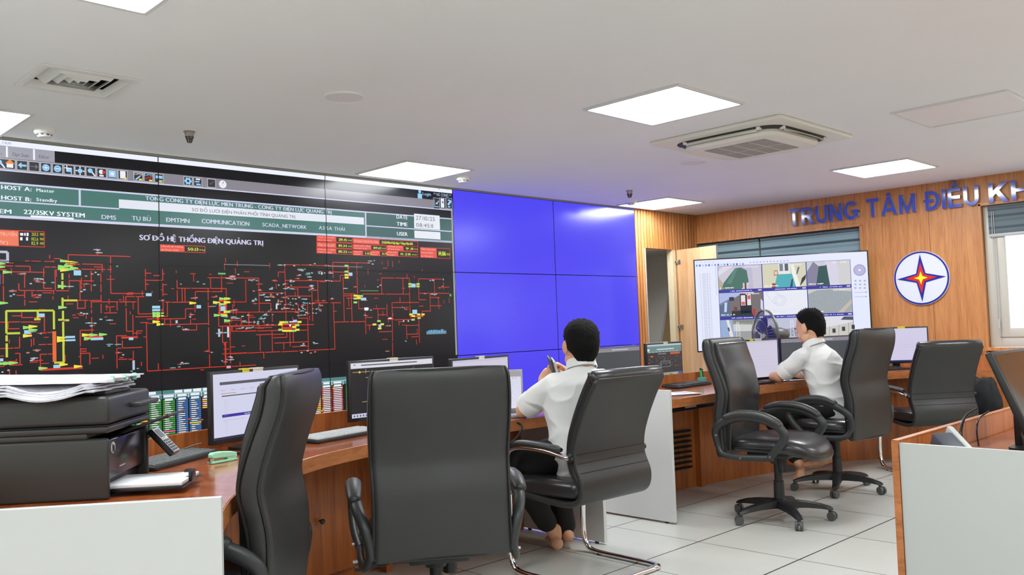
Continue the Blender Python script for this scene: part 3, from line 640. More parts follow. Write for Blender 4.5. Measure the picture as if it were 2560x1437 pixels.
# toolbar buttons
lb, wb, dk = rgb(150, 208, 248), rgb(232, 238, 246), rgb(52, 52, 58)
ic = [(0, 'lens'), (98, 'home'), (220, 'left'), (340, 'right'), (457, 'plus'), (573, 'minus'), (688, 'crop'), (797, 'pan'), (905, 'zoom'), (1013, 'cut'), (1118, 'view'), (1223, 'page'),
      (1378, 'oms'), (1480, 'dms'), (1583, 'tag'), (1873, 'gear'), (1970, 'tree'), (2107, 'check'), (2218, 'mouse')]
zc = (zl(376)+zl(470))/2; hs = (zl(376)-zl(470))/2
for x, k in ic:
    c = A1(x, 300)[0]; s = hs*.92; u = lambda t: c+t*s; v = lambda t: zc+t*s; Rr = lambda a, b, cc, d, col, l=7: sh.rect(u(a), v(b), u(cc), v(d), col, l)
    if k != 'mouse': Rr(-1.06, -1.06, 1.06, 1.06, rgb(196, 196, 204), 4); Rr(-.92, -.92, .92, .92, dk, 5)
    if k == 'home': sh.poly([(u(-.9), v(.1)), (u(.9), v(.1)), (u(0), v(1.0))], rgb(240, 140, 40), 7); Rr(-.6, -.7, .6, .1, wb)
    elif k == 'left': sh.poly([(u(-.8), v(0)), (u(-.1), v(-.65)), (u(-.1), v(.65))], lb, 7); Rr(-.2, -.2, .8, .2, lb)
    elif k == 'right': sh.poly([(u(.8), v(0)), (u(.2), v(-.5)), (u(.2), v(.5))], rgb(110, 110, 112), 7); Rr(-.8, -.08, .3, .08, rgb(110, 110, 112))
    elif k in ('plus', 'minus', 'gear', 'mouse'):
        sh.disc(u(0), v(0), s*(.95 if k == 'mouse' else .72), wb if k == 'mouse' else lb, 6); sh.disc(u(0), v(0), s*(.3 if k == 'gear' else .45), dk if k == 'gear' else (rgb(226, 230, 240) if k == 'mouse' else rgb(120, 170, 215)), 7)
        if k in ('plus', 'minus'): Rr(-.4, -.1, .4, .1, wb, 8)
        if k == 'plus': Rr(-.1, -.4, .1, .4, wb, 8)
        if k == 'gear':
            for q in range(6): a_ = q*math.pi/3; sh.disc(u(.75*math.cos(a_)), v(.75*math.sin(a_)), s*.18, lb, 6, 8)
        if k == 'mouse': Rr(.0, .2, .2, .6, rgb(210, 60, 60), 8)
    elif k == 'crop': Rr(-.4, -.45, .45, .4, lb); Rr(-.9, .25, .5, .45, wb, 8); Rr(-.55, -.4, -.35, .95, wb, 8); Rr(.35, -.95, .55, .4, lb, 8)
    elif k == 'pan': sh.disc(u(0), v(0), s*.5, lb, 7); Rr(-.12, .55, .12, .9, wb); Rr(-.12, -.9, .12, -.55, wb); Rr(-.9, -.12, -.55, .12, wb); Rr(.55, -.12, .9, .12, wb)
    elif k in ('zoom', 'lens'): sh.disc(u(-.15), v(.25), s*.5, lb, 7); sh.poly([(u(.1), v(-.1)), (u(.3), v(.1)), (u(.95), v(-.75)), (u(.75), v(-.95))], wb, 7)
    elif k == 'cut': sh.disc(u(-.1), v(.2), s*.5, wb, 7); Rr(.1, -.1, .75, .45, rgb(220, 60, 60), 8); Rr(-.5, -.8, .4, -.45, wb, 8)
    elif k == 'view': Rr(-.8, -.75, .8, .8, lb); sh.disc(u(0), v(0), s*.4, wb, 8)
    elif k == 'page': Rr(-.6, -.8, .6, .85, rgb(236, 238, 244)); Rr(.2, -.9, .8, -.5, rgb(230, 226, 110), 8)
    elif k in ('oms', 'dms'):
        sh.text(k.upper(), u(-.9), v(.3), s*.6, wb if k == 'oms' else lb, 8, s*1.8, .01)
        sh.poly([(u(-.8), v(-.7)), (u(-.4), v(-.85)), (u(.6), v(.15)), (u(.3), v(.2))] if k == 'oms' else [(u(-.8), v(-.6)), (u(-.7), v(-.1)), (u(.8), v(.15)), (u(.8), v(-.1)), (u(-.4), v(-.3))], lb if k == 'oms' else rgb(196, 40, 40), 7); Rr(.1, -.85, .8, -.5, rgb(236, 226, 60), 9)
    elif k == 'tag': Rr(-.75, -.05, .8, .6, lb); Rr(0, -.85, .75, -.4, rgb(200, 206, 110), 8)
    elif k == 'tree': Rr(-.5, .45, .6, .8, wb); Rr(-.7, -.1, .4, .2, lb); Rr(-.4, -.75, .7, -.4, lb)
    elif k == 'check': sh.poly([(u(-.5), v(0)), (u(-.2), v(-.4)), (u(.6), v(.5)), (u(.5), v(.6)), (u(-.2), v(-.2)), (u(-.4), v(.1))], rgb(110, 110, 112), 7)
for x, k in ((2120, 0), (2182, 1), (2245, 2)):
    a = A2(x, 432); s = .03; sh.rect(a[0]-s*1.1, a[1]-s*1.5, a[0]+s*1.1, a[1]+s*1.5, rgb(190, 196, 204), 4); sh.rect(a[0]-s, a[1]-s*1.4, a[0]+s, a[1]+s*1.4, dk, 5)
    if k == 0: sh.rect(a[0]-s*.8, a[1]-s, a[0]+s*.8, a[1]-s*.8, lb, 7); sh.rect(a[0]-s*.8, a[1]-s, a[0]-s*.65, a[1]+s, lb, 7); sh.poly([(a[0]-s*.5, a[1]-s*.4), (a[0]-s*.1, a[1]+s*.3), (a[0]+s*.1, a[1]), (a[0]+s*.7, a[1]+s*.9), (a[0]+s*.7, a[1]+s*.5), (a[0]+s*.1, a[1]-s*.35), (a[0]-s*.1, a[1])], wb, 7)
    if k == 1: sh.rect(a[0]-s*.7, a[1]-s*1.2, a[0]+s*.5, a[1]+s*1.3, wb, 7); sh.rect(a[0]-s*.3, a[1], a[0]+s*.3, a[1]+s*.6, rgb(120, 130, 210), 8)
    if k == 2: sh.text('?', a[0]-s*.6, a[1]-s*1.1, s*2.2, lb, 7, s*1.2, .02)
# value boxes
RED, REDB, YG = rgb(196, 52, 36), rgb(226, 84, 66), rgb(206, 222, 40)
def vbox(A, x0, y0, x1, y1, fx, t1, val, unit='', fill=REDB, rows=2):
    a = A(x0, y1); b = A(x1, y0); f = A(fx, y0)[0]; vb = (A(x0, y1)[1]+A(x1, y1)[1])/2; vt = (A(x0, y0)[1]+A(x1, y0)[1])/2
    sh.rect(a[0], vb, f, vt, fill, 3); sh.frame(a[0], vb, b[0], vt, .005, RED, 4)
    if f < b[0]-.01: sh.rect(f, vb+.005, b[0]-.005, vt-.005, rgb(16, 16, 16), 3)
    h = (vt-vb); L_ = t1.split('|')
    for i, s in enumerate(L_): sh.text(s, a[0]+.01, vt-h*(i+.75)/len(L_), h*.42/len(L_), rgb(250, 196, 184), 5, (f-a[0]-.02)*(1 if i == 0 else .8), .01)
    if val: sh.text(val, f+.02, vb+h*.28, h*.42, YG, 5, (b[0]-f)*(.5 if unit else .8), .02)
    if unit: sh.text(unit, f+.02+(b[0]-f)*.58, vb+h*.3, h*.26, YG, 5, (b[0]-f)*.26, .01)
vbox(A1, 1590, 1088, 2048, 1160, 1840, 'TẦN SỐ HỆ THỐNG|(ĐỒNG HỚI)', '50.13', 'Hz')
vbox(A1, -300, 935, 445, 1100, 185, 'CÔNG SUẤT TRUYỀN|TẢI (MW)', '', '', rgb(236, 120, 84))
for i, y in enumerate((985, 1032, 1075)):
    a = A1(200, y+10); sh.scrib(a[0], a[1], A1(285, y)[0]-a[0], .02, WHT, 6)
    b = A1(315, y+10); sh.text(('203.5', '102.6', '112.9')[i], b[0], b[1], .019, YG, 6, A1(380, y)[0]-b[0], .01); b = A1(400, y+10); sh.text('MW', b[0], b[1], .016, YG, 6, A1(436, y)[0]-b[0], .01)
vbox(A2, 922, 760, 1280, 820, 1118, 'TỔNG CÔNG SUẤT|MAX (THÁNG)', '219.45', 'MW'); vbox(A2, 922, 822, 1280, 880, 1118, 'TỔNG CÔNG SUẤT', '119.34', 'MW'); vbox(A2, 922, 880, 1280, 938, 1118, 'CÔNG SUẤT TỔNG|TRỪ SGD', '110.23', 'MW')
vbox(A2, 1285, 793, 1935, 850, 1550, 'THỜI GIAN ĐẠT CÔNG SUẤT MAX (THÁNG)', '23 Giờ 10 Phút 11 Giây Ngày 7 Tháng 6 Năm 2025', '')
vbox(A2, 1285, 845, 1618, 900, 1468, 'CÔNG SUẤT TỔNG|TRỪ GIÓ VÀ BÙ', '109.63', 'MW'); vbox(A2, 1622, 852, 1935, 908, 1790, 'CÔNG SUẤT|GIÓ', '9.11', 'MW')
vbox(A2, 1285, 902, 1460, 955, 1385, 'CÔNG SUẤT|BÙ ĐỒNG HỚI', '1.03'); vbox(A2, 1462, 905, 1620, 958, 1555, 'CÔNG SUẤT|BÙ ĐÔNG HÀ', '0.72'); vbox(A2, 1622, 908, 1935, 965, 1738, 'CÔNG SUẤT|SGD', '0.28', 'MW')
vbox(A2, 1958, 875, 2255, 980, 2120, 'TỔNG CÔNG SUẤT|PHẢN KHÁNG|(BÙ TỔNG 110KV)', '14.06', 'MVAR')
# --- single-line diagram
LN = rgb(206, 52, 34); YL = rgb(196, 206, 58)
def pl(A, s, t=.0052, col=LN, lay=3):
    for seg in s.split(';'):
        v = [float(q) for q in seg.split()]; pts = [A(v[i], v[i+1]) for i in range(0, len(v)-1, 2)]
        sh.line(pts, t, col, lay)
pl(A3, '680 230 680 147;680 147 1300 163;970 150 970 110;1103 165 1103 230;1103 250 1103 330;1103 345 1105 530;1105 530 1440 535;310 211 410 213;440 214 545 215;250 208 292 209;495 148 495 185;540 183 600 186;600 186 610 217;0 257 130 258;150 258 300 263;300 263 300 322;0 295 65 296;65 315 450 322;435 280 435 370;435 385 435 480;435 480 520 482;445 268 500 269;510 269 560 270;548 295 552 500;690 240 800 240;820 240 1018 242;1018 242 1022 322;720 290 800 291;815 291 950 292;960 292 1050 293;1070 293 1115 294;690 338 690 380;690 395 690 485;690 405 820 406;830 406 935 408;908 305 910 420;910 440 910 510;1005 330 1006 420;1006 435 1008 520;1008 545 1008 620;1008 635 1010 730;1450 290 1452 370;1452 380 1452 500')
pl(A3, '1450 330 1510 331;1530 354 1600 355;1450 400 1620 402;1450 440 1485 440;1622 290 1624 400;1624 430 1626 560;1627 600 1628 730;1628 335 1645 335;1628 445 1665 446;1630 540 1670 541;185 430 190 500;190 502 350 503;360 503 540 505;560 505 690 506;245 330 245 475;30 320 32 440;33 455 36 640;245 505 246 580;246 595 248 655;320 515 320 568;320 550 360 556;165 551 240 552;800 415 800 500;799 520 798 600;770 600 880 602;890 602 1005 603;770 600 775 690;850 605 850 678;780 680 850 680;1255 560 1257 660;1258 680 1262 910;1262 910 1330 910;1260 562 1345 563;1355 563 1440 565;1378 570 1380 735;1380 735 1540 736;1350 765 1540 763;1325 745 1328 950;1460 825 1464 1000;1464 1000 1470 1305;1470 1305 2250 1262;1400 822 1480 824')
pl(A3, '1465 786 1640 785;1640 785 1850 784;1850 784 1852 685;1852 685 1930 685;1640 785 1645 842;1645 842 1760 840;1770 840 2080 835;1168 618 1168 700;910 615 1000 616;1010 616 1180 616;1190 616 1360 617;910 615 912 680;913 695 913 730;915 770 915 850;916 865 917 940;1050 665 1095 665;1105 665 1145 665;1097 665 1097 720;1040 727 1165 726;800 900 940 898;800 900 802 1060;803 1075 805 1245;1160 955 1265 953;1162 955 1164 1060;1165 1080 1168 1280;1168 1080 1210 1077;1220 1076 1420 1070;1220 1000 1222 1075;1180 1190 1270 1189;1280 1189 1330 1188;1330 1105 1330 1190;400 1140 470 1138;480 1137 530 1135;400 1140 405 1270;440 770 445 910;220 772 330 772;340 772 440 772;120 755 215 757;215 720 218 775;0 817 200 817;210 817 330 818;345 818 400 818')
pl(A3, '80 820 82 885;82 885 195 883;400 925 460 923;470 922 530 920;385 1043 460 1041;470 1040 530 1038;0 1083 130 1078;140 1077 195 1075;195 965 195 1075;150 1130 198 1130;198 1130 200 1245;1700 785 1702 860;1820 865 1822 898;1822 898 1962 898;1962 898 1962 845;1668 620 1672 760;1620 762 1672 760;1645 618 1700 619;1710 619 1925 620;1815 480 1820 618;1842 485 1848 618;1765 400 1768 480;1768 500 1769 610;1765 480 1900 481;1910 481 2090 482;2100 482 2255 483;2255 483 2260 580;2070 375 2200 376;2210 376 2370 378;2380 378 2555 380;2100 375 2102 480;2210 380 2212 520;1950 513 2100 514;2110 514 2210 515;1950 515 1948 600;2450 395 2455 617;2290 618 2455 617;2075 485 2078 600;2078 620 2082 850;2082 870 2085 1120;2090 1140 2092 1270;1900 720 1902 780;1902 790 1900 835')
pl(A3, '1945 615 1945 720;2290 718 2400 719;2410 719 2555 720;2180 720 2182 860;2182 860 2290 859;2300 859 2555 857;2310 860 2315 910;2315 910 2400 909;2410 909 2555 908;2295 860 2297 1000;2297 1000 2300 1230;2220 860 2220 1020;2220 1020 2270 1022;2252 1022 2255 1230;2215 1135 2300 1133;2300 1133 2460 1128;2470 1128 2555 1123;835 998 880 998;840 760 790 740;720 748 755 748;770 735 800 738;1040 766 1070 767;1165 720 1165 726;1360 905 1370 950;1365 905 1425 907;0 1158 40 1157;40 1210 158 1212;0 1262 40 1258;0 1358 95 1355;95 1290 95 1355;130 1355 165 1352;160 1300 160 1340;95 1246 225 1246;320 1205 430 1197;810 1085 865 1087;815 1108 865 1110;805 1130 900 1128;895 1130 897 1240;1190 1173 1230 1172;1410 1215 1411 1255;1580 1230 1580 1290;2390 1215 2400 1260;2310 1255 2555 1252;2000 1300 2035 1290')
pl(A3, '835 965 1025 962;1210 972 1375 970;400 1295 825 1273;650 242 750 242;690 285 745 287', .012)
pl(A3, '2188 605 2255 605;2188 735 2255 735;1575 725 1575 850;305 865 305 965;2190 605 2190 735;2255 605 2255 735', .012, rgb(224, 58, 38), 4)
pl(A3, '60 705 535 705;65 930 200 930;60 705 65 930;535 705 540 890;540 1222 640 1222;622 330 622 395;622 410 622 490;622 575 625 680;630 602 770 602;628 705 628 800;629 815 635 1240;375 708 378 790;65 950 66 1010;66 1030 68 1170;640 800 690 800;580 795 620 795;340 790 405 790', .0115, YL, 4)
pl(A3, '540 910 545 1215', .02, rgb(226, 106, 44), 4)
pl(A3, '0 117 75 120;75 120 75 228;0 208 75 210;2185 885 2187 965;2275 870 2277 970;1762 800 1762 830;1333 1200 1333 1295', .014, rgb(190, 190, 214), 4)
pl(A4, '605 85 760 88;770 88 1000 95;1010 96 1215 100;605 90 607 220;540 160 600 158;540 160 543 210;1085 62 1250 65;1260 65 1445 70;1085 62 1088 220;1325 70 1327 190;1327 200 1332 380;1050 158 1215 160;1160 192 1215 192;1160 192 1158 250;610 243 840 246;850 246 1160 250;1187 215 1235 218;1187 215 1192 370;1193 385 1200 650;0 215 200 217;210 217 345 220;345 220 348 350;348 360 352 555;215 235 220 458;50 458 220 458;352 365 500 367;510 367 605 370;610 220 612 340;612 350 616 500;616 515 618 650;610 308 730 309;740 309 865 310;735 310 738 400;630 398 870 400;875 290 880 460;880 470 885 650;935 250 938 465;885 465 1040 465;1065 465 1165 466;1090 466 1098 655')
pl(A4, '352 470 465 470;465 470 468 560;60 560 200 559;210 559 400 558;410 557 745 555;740 480 742 620;742 620 830 620;832 460 834 600;835 610 842 935;1100 658 1250 656;1260 656 1410 653;1410 560 1410 653;1100 658 1105 930;750 942 1105 930;1190 378 1310 378;1270 378 1278 655;1380 378 1600 379;1610 379 1850 380;1570 218 1575 375;1570 218 1700 219;1710 219 1850 220;1850 220 1850 340;1850 350 1855 480;1855 490 1858 600;1785 222 1787 378;1940 228 1945 435;1945 435 2015 435;1940 228 2170 228;2098 230 2100 370;1950 370 2250 372;2055 380 2058 560;2058 412 2150 412;2140 412 2140 495;2060 495 2170 495;1978 548 2055 548;1978 548 1978 590;1680 462 1948 463;1675 462 1680 620;1680 630 1680 750;1545 755 1680 752;1680 512 1840 514;1700 635 1900 632;1755 410 1757 462;1345 525 1460 525;1480 525 1610 525;1342 420 1345 525;1535 525 1537 640;1540 585 1620 587;1625 480 1628 605;1412 595 1414 780')
pl(A4, '1412 612 1480 612;1425 687 1540 687;1680 755 1681 850;1682 860 1683 1000;1945 610 1948 865;1820 690 1945 692;1820 690 1825 830;1825 778 1940 778;0 663 55 665;55 665 65 970;0 695 300 693;310 693 580 690;80 750 320 746;330 746 560 742;80 700 82 750;305 715 480 712;720 685 900 683;720 740 838 738;655 720 660 900;690 740 692 855;490 812 625 812;625 750 625 812;480 780 600 780;480 750 482 950;320 785 475 780;358 790 362 945;505 865 840 857;595 870 597 935;680 902 840 900;0 972 230 966;245 965 400 960;410 960 560 954;570 954 740 948;395 960 397 1020;10 860 12 1090;245 560 250 690;170 610 172 690;75 640 165 640;75 610 76 660;290 640 310 680;1220 522 1270 522;1245 420 1245 500;1200 396 1300 397;1220 418 1300 419;2190 260 2192 330;2180 290 2250 330;1945 500 1990 497;1900 600 1905 632;1740 655 1790 655;1745 655 1747 690;1640 640 1642 660;1450 687 1452 740;1870 805 1940 803;60 905 110 908')
pl(A4, '1855 600 1990 600;580 680 750 680;575 715 712 720;1630 627 1690 627;1845 292 1950 293;1310 415 1375 413;0 430 0 590;12 430 12 590', .012, rgb(224, 58, 38), 4)
pl(A4, '580 680 580 715;710 680 712 740;1240 95 1238 220', .012, rgb(224, 58, 38), 4)
pl(A4, '0 85 450 92;1010 98 1380 112', .0035, rgb(150, 150, 156), 4)
pl(A4, '1360 346 1540 345', .005, rgb(90, 150, 90), 4); pl(A4, '520 480 545 480;524 482 524 530;38 705 40 810;975 160 976 185;1792 640 1793 655;1838 640 1839 655', .012, rgb(214, 216, 222), 4)
LB = rgb(160, 208, 234)
def blk(A, x0, y0, x1, y1, col=LB): a = A(x0, y1); b = A(x1, y0); sh.rect(a[0], a[1], b[0], b[1], col, 5)
for q in ((735, 302, 808, 352), (1455, 530, 1512, 560), (1518, 655, 1600, 682), (1518, 687, 1608, 710), (240, 898, 305, 938), (650, 955, 748, 980), (655, 988, 752, 1010), (905, 970, 1030, 1000), (1285, 972, 1330, 998), (532, 1242, 600, 1278), (382, 732, 445, 768), (2200, 660, 2248, 708), (1960, 648, 2005, 682), (0, 1180, 32, 1212)): blk(A3, *q)
blk(A3, 2260, 1252, 2302, 1280, rgb(236, 150, 170)); blk(A3, 2175, 328, 2250, 342, rgb(110, 190, 120)); blk(A3, 0, 340, 8, 440, rgb(80, 84, 130))
for q in ((1245, 165, 1280, 197), (1872, 275, 1910, 312), (1365, 415, 1418, 443), (1880, 535, 1926, 580), (1542, 682, 1568, 710), (690, 635, 728, 662), (0, 500, 12, 545)): blk(A4, *q)
blk(A4, 1400, 512, 1440, 542, wb); blk(A4, 2020, 742, 2217, 782, rgb(108, 142, 150)); a = A4(2040, 770); sh.scrib(a[0], a[1], A4(2195, 770)[0]-a[0], .03, rgb(90, 160, 210), 6)
blk(A4, 2250, 378, 2268, 402, rgb(70, 180, 80)); blk(A4, 410, 436, 462, 446, wb); blk(A4, 650, 650, 700, 662, wb); blk(A4, 650, 682, 668, 702, wb); blk(A4, 1640, 614, 1672, 626, wb)
G1, Y1 = rgb(150, 220, 110), rgb(236, 226, 70)
for (x, y) in ((643, 210), (695, 222), (740, 225), (623, 265), (740, 280), (620, 283), (643, 300), (685, 258), (700, 292), (1558, 730), (1600, 730), (1560, 756), (1600, 756), (1560, 815), (1600, 840), (860, 946), (935, 946), (1028, 942), (275, 872), (330, 862), (330, 897), (275, 955), (880, 982), (635, 1242), (780, 1260), (430, 1278), (75, 320), (10, 235), (5, 268), (20, 1232), (80, 1230), (135, 1226), (2222, 585), (2270, 585), (2160, 622), (2268, 622), (2222, 640), (2268, 715), (2168, 750), (2238, 750), (2270, 803), (1925, 628), (35, 628), (625, 672), (620, 462), (612, 975), (612, 1002)):
    a = A3(x, y); sh.poly([(a[0]-.024, a[1]-.010), (a[0]+.022, a[1]-.003), (a[0]+.022, a[1]+.003), (a[0]-.024, a[1]+.010)], random.Random(x*7+y).choice((G1, Y1)), 6)
for (x, y) in ((1220, 97), (1220, 155), (1220, 188), (1222, 215), (1855, 278), (1935, 278), (1855, 303), (1935, 303), (1310, 395), (1345, 398), (1368, 398), (1310, 424), (1345, 420), (1310, 462), (1865, 582), (1942, 582), (1985, 582), (1888, 598), (1945, 618), (1885, 635), (1545, 648), (1500, 682), (1578, 680), (1552, 722), (572, 660), (600, 660), (620, 660), (562, 682), (752, 657), (730, 690), (562, 735), (732, 735), (600, 745), (630, 745), (665, 745), (700, 745), (30, 425), (35, 460), (35, 557), (35, 645), (8, 590), (700, 706)):
    a = A4(x, y); sh.rect(a[0]-.016, a[1]-.007, a[0]+.016, a[1]+.007, random.Random(x*7+y).choice((G1, Y1)), 6)
# small symbols and captions strewn over the diagram
rn = random.Random(4)
spots = [(A3, x, y) for x, y in ((990, 112), (1135, 270), (940, 330), (885, 352), (200, 335), (410, 382), (340, 403), (360, 442), (495, 420), (655, 455), (890, 452), (830, 497), (110, 500), (135, 552), (345, 555), (835, 740), (1045, 805), (940, 838), (600, 793), (1135, 1040), (1195, 1132), (325, 1108), (350, 1187), (70, 1300), (1650, 590), (1922, 575), (1795, 445), (2000, 425), (2340, 352), (2305, 378), (2530, 395), (2155, 565), (2115, 650), (2335, 695), (1940, 757), (1755, 868), (1855, 877), (2290, 775), (2335, 790), (2445, 752), (2460, 810), (2440, 885), (2490, 882), (2205, 920), (1815, 1235), (1845, 1235), (1755, 1272), (1345, 1290), (2225, 1207), (2330, 1178), (2110, 1108), (360, 920))]
spots += [(A4, x, y) for x, y in ((595, 85), (665, 108), (890, 80), (1030, 90), (1450, 70), (1470, 55), (745, 130), (790, 138), (820, 135), (800, 170), (840, 158), (930, 175), (960, 165), (1035, 165), (728, 200), (728, 228), (850, 212), (850, 236), (690, 255), (525, 242), (570, 278), (1000, 230), (1040, 248), (105, 195), (292, 235), (75, 220), (640, 288), (640, 322), (480, 330), (325, 350), (855, 300), (860, 320), (882, 342), (1208, 313), (1310, 302), (1550, 295), (410, 395), (465, 395), (505, 413), (540, 385), (590, 400), (640, 420), (680, 420), (715, 420), (790, 420), (290, 425), (310, 440), (290, 462), (565, 445), (560, 462), (690, 450), (730, 468), (790, 460), (800, 422), (850, 482), (965, 438), (1072, 420), (978, 490), (575, 483), (655, 490), (630, 520), (655, 518), (685, 518), (575, 530), (600, 533), (775, 500), (775, 535), (800, 535), (910, 520), (935, 522), (950, 555), (435, 535), (100, 540), (745, 575), (755, 582), (815, 575), (860, 575), (385, 582), (445, 578), (408, 600), (410, 628), (210, 592), (55, 615), (95, 628), (225, 650), (325, 672), (370, 660), (455, 678), (190, 725), (255, 722), (880, 865), (810, 877), (800, 960), (895, 955), (90, 1020), (2170, 228), (2058, 248), (2172, 308), (2002, 380), (2100, 388), (1790, 522), (1430, 588), (1630, 700), (1818, 850), (1648, 940), (1450, 530))]
CYA = [rgb(150, 190, 196), rgb(176, 190, 200), rgb(112, 160, 164), rgb(190, 130, 120)]
for A, x, y in spots:
    a = A(x, y); cc = rn.choice(CYA); w = rn.uniform(.006, .011)
    for q in range(rn.choice((1, 2, 2, 3))):
        dx, dy = rn.uniform(-.03, .03), rn.uniform(-.01, .01)
        sh.disc(a[0]+dx, a[1]+dy, w, cc, 5, 7, .0045)
        if rn.random() < .4: sh.rect(a[0]+dx-.02, a[1]+dy-.003, a[0]+dx+.02, a[1]+dy+.002, LN if rn.random() < .5 else cc, 5)
# short ticks (taps) along the lines
for _ in range(150):
    A, x, y = (A3, rn.uniform(0, 2500), rn.uniform(200, 1250)) if rn.random() < .5 else (A4, rn.uniform(0, 2250), rn.uniform(60, 900))
    if A is A3 and (1130 < x < 1430 and y < 520 or 1480 < x < 2060 and 910 < y < 1230 or x > 1300 and y < 280): continue
    if A is A4 and (x > 1110 and 700 < y and x < 1380 or x > 2000 and y > 600 or 880 < x < 1080 and y > 560): continue
    a = A(x, y); l = rn.uniform(.015, .05)
    if rn.random() < .55: sh.rect(a[0], a[1]-.0022, a[0]+l, a[1]+.0022, LN, 3)
    else: sh.rect(a[0]-.0022, a[1], a[0]+.0022, a[1]+l, LN, 3)
# panel joints crossing the picture
for c in range(-5, -2): sh.rect(c*PW-.003, ZB, c*PW+.003, ZT, rgb(8, 8, 10), 12)
for r in (1, 2): sh.rect(XL, ZT-r*PH-.0025, XR+.018, ZT-r*PH+.0025, rgb(10, 10, 10), 12)
# lower band: station tables
C5 = lambda x, y: sh.at(x/3.992, 900+y/3.992)
C6 = lambda x, y: sh.at(480+x/3.992, 860+y/3.992)
sh.rect(XL, ZB, XR+.018, ZT-2*PH-.004, rgb(12, 12, 14), 2)
GR, BL_, YE, OR_, PK, RD = rgb(70, 176, 84), rgb(76, 132, 206), rgb(226, 222, 70), rgb(244, 190, 72), rgb(240, 110, 150), rgb(226, 70, 66)
zh, zh2, zt_, zb_ = C5(1680, 300)[1], C5(1680, 342)[1], C5(1680, 390)[1], C5(1680, 760)[1]
def table(us, cols, rows, head=True):
    sh.rect(us[0]-.02, zt_+.004, us[-1]+.012, zh, rgb(76, 132, 126), 3); sh.rect(us[0]-.02, zh2-.002, us[-1]+.012, zh2+.002, LAV, 4)
    mid = (us[0]+us[-1])/2
    for q in range(3): sh.rect(mid-.09+q*.06, (zh+zh2)/2-.008, mid-.04+q*.06, (zh+zh2)/2+.01, wb, 5)
    for i, (p, q) in enumerate(zip(us, us[1:])):
        sh.rect(q-.003, zt_, q+.003, zh2, LAV, 4)
        for t_ in range(2): m_ = (p+q)/2; w = (q-p)*rn.uniform(.28, .38); sh.rect(m_-w, zh2-.018-t_*.022, m_+w, zh2-.004-t_*.022, wb, 5)
        base = cols[i % len(cols)]; n = rows[i % len(rows)]; ph = (zt_-zb_)/18
        for r in range(n):
            z1 = zt_-r*ph-.004; z0 = z1-ph+.005; x0, x1 = p+.005, q-.005; rr = rn.random()
            if base in (YE, OR_, RD) or rr < .07:
                col = base if base in (YE, OR_, RD) and rr < .75 else rn.choice((YE, OR_, RD, PK)); sh.rect(x0, z0, x1, z1, col, 5)
                if base == RD or rr > .6: sh.rect(x0+.01, (z0+z1)/2-.003, x1-.01, (z0+z1)/2+.003, wb, 6)
            else:
                sh.frame(x0, z0, x1, z1, .0034, base, 5); sh.rect(x0+.012, (z0+z1)/2-.003, x1-.012-rn.random()*.03, (z0+z1)/2+.003, rgb(220, 226, 222), 6)
            if rn.random() < .08: sh.rect(x1-.004, z0, x1+.014, z1, rn.choice((OR_, RD)), 7)
u5 = [C5(x, 450)[0] for x in (-240, -110, 25, 160, 295, 430, 560, 690, 820, 950, 1080, 1210, 1345, 1480, 1617, 1752, 1882, 2012)]
table(u5, [GR], [18]) if False else None
table(u5[:9], [GR, BL_, GR], [18, 17, 18, 16]); table(u5[10:15]+[u5[15]], [GR], [18]); table(u5[15:], [BL_], [18, 17])
table([u5[-1], C5(2130, 450)[0]], [OR_], [6])
sh.rect(u5[-1]+.01, zb_, C5(2130, 450)[0]+.02, zt_-6.2*(zt_-zb_)/18, rgb(10, 10, 12), 7)
u6 = [C6(x, 500)[0] for x in (250, 375, 500, 620, 730, 840, 950, 1060, 1170, 1290, 1397, 1510)]
table(u6[:5], [GR, GR, BL_], [18]); table(u6[5:], [BL_, GR, BL_, OR_, RD, RD], [18])
u7 = [C6(x, 500)[0] for x in (1530, 1640, 1750, 1860, 1970, 2080, 2190, 2300, 2400)]
table([u for u in u7 if u < XR-.02], [GR, GR, BL_], [18])
sh.V and sh.build('diagram_picture', m_scr, vw)

# ================================================================== MONITORING TELEVISION
tvl, tvr = onplane(1733, 649, (0, 0, 1.83), (0, 0, 1)), onplane(2170, 625, (0, 0, 1.83), (0, 0, 1))
tw = (tvr-tvl).length; th = tw*.5625+.01; tux = (tvr-tvl).normalized(); tn = tux.cross(Vector((0, 0, 1)))
tvw = thing('television', 'large screen showing six security camera pictures, standing before the window', 'television', (tvl+tvr)/2-Vector((0, 0, 1.83)), math.degrees(math.atan2(tux.y, tux.x)))
bm = B(); box(bm, (0, .022, 1.83-th/2), (tw, .036, th), bev=.004); obj('case', bm, mat('tv_black', rgb(16, 16, 22), .3), tvw)
bm = B(); box(bm, (0, .05, 1.83-th*.6), (tw*.6, .03, th*.5), bev=.01); obj('rear_housing', bm, mat('tv_black', rgb(16, 16, 22), .3), tvw)
bm = B()
for s in (-.3, .3): box(bm, (s, .06, .62), (.05, .03, 1.2), bev=.004)
obj('stand_post', bm, m_bezel, tvw)
bm = B()
for s in (-.3, .3): box(bm, (s, -.03, .03), (.05, .42, .05), bev=.01)
box(bm, (0, .06, .30), (.6, .03, .05)); obj('stand_foot', bm, m_bezel, tvw)
ts = Sheet(tvl+tn*.0005, tux, (0, 0, 1))
Tq = lambda x, y: ts.at(1720+x/5.323, 620+y/5.323)
ts.rect(.012, -th+.014, tw-.012, -.012, rgb(222, 226, 246), 1)
def quad(pts, col, lay): ts.poly([Tq(x, y) for x, y in pts][::-1], col, lay)
PB = rgb(52, 48, 150)
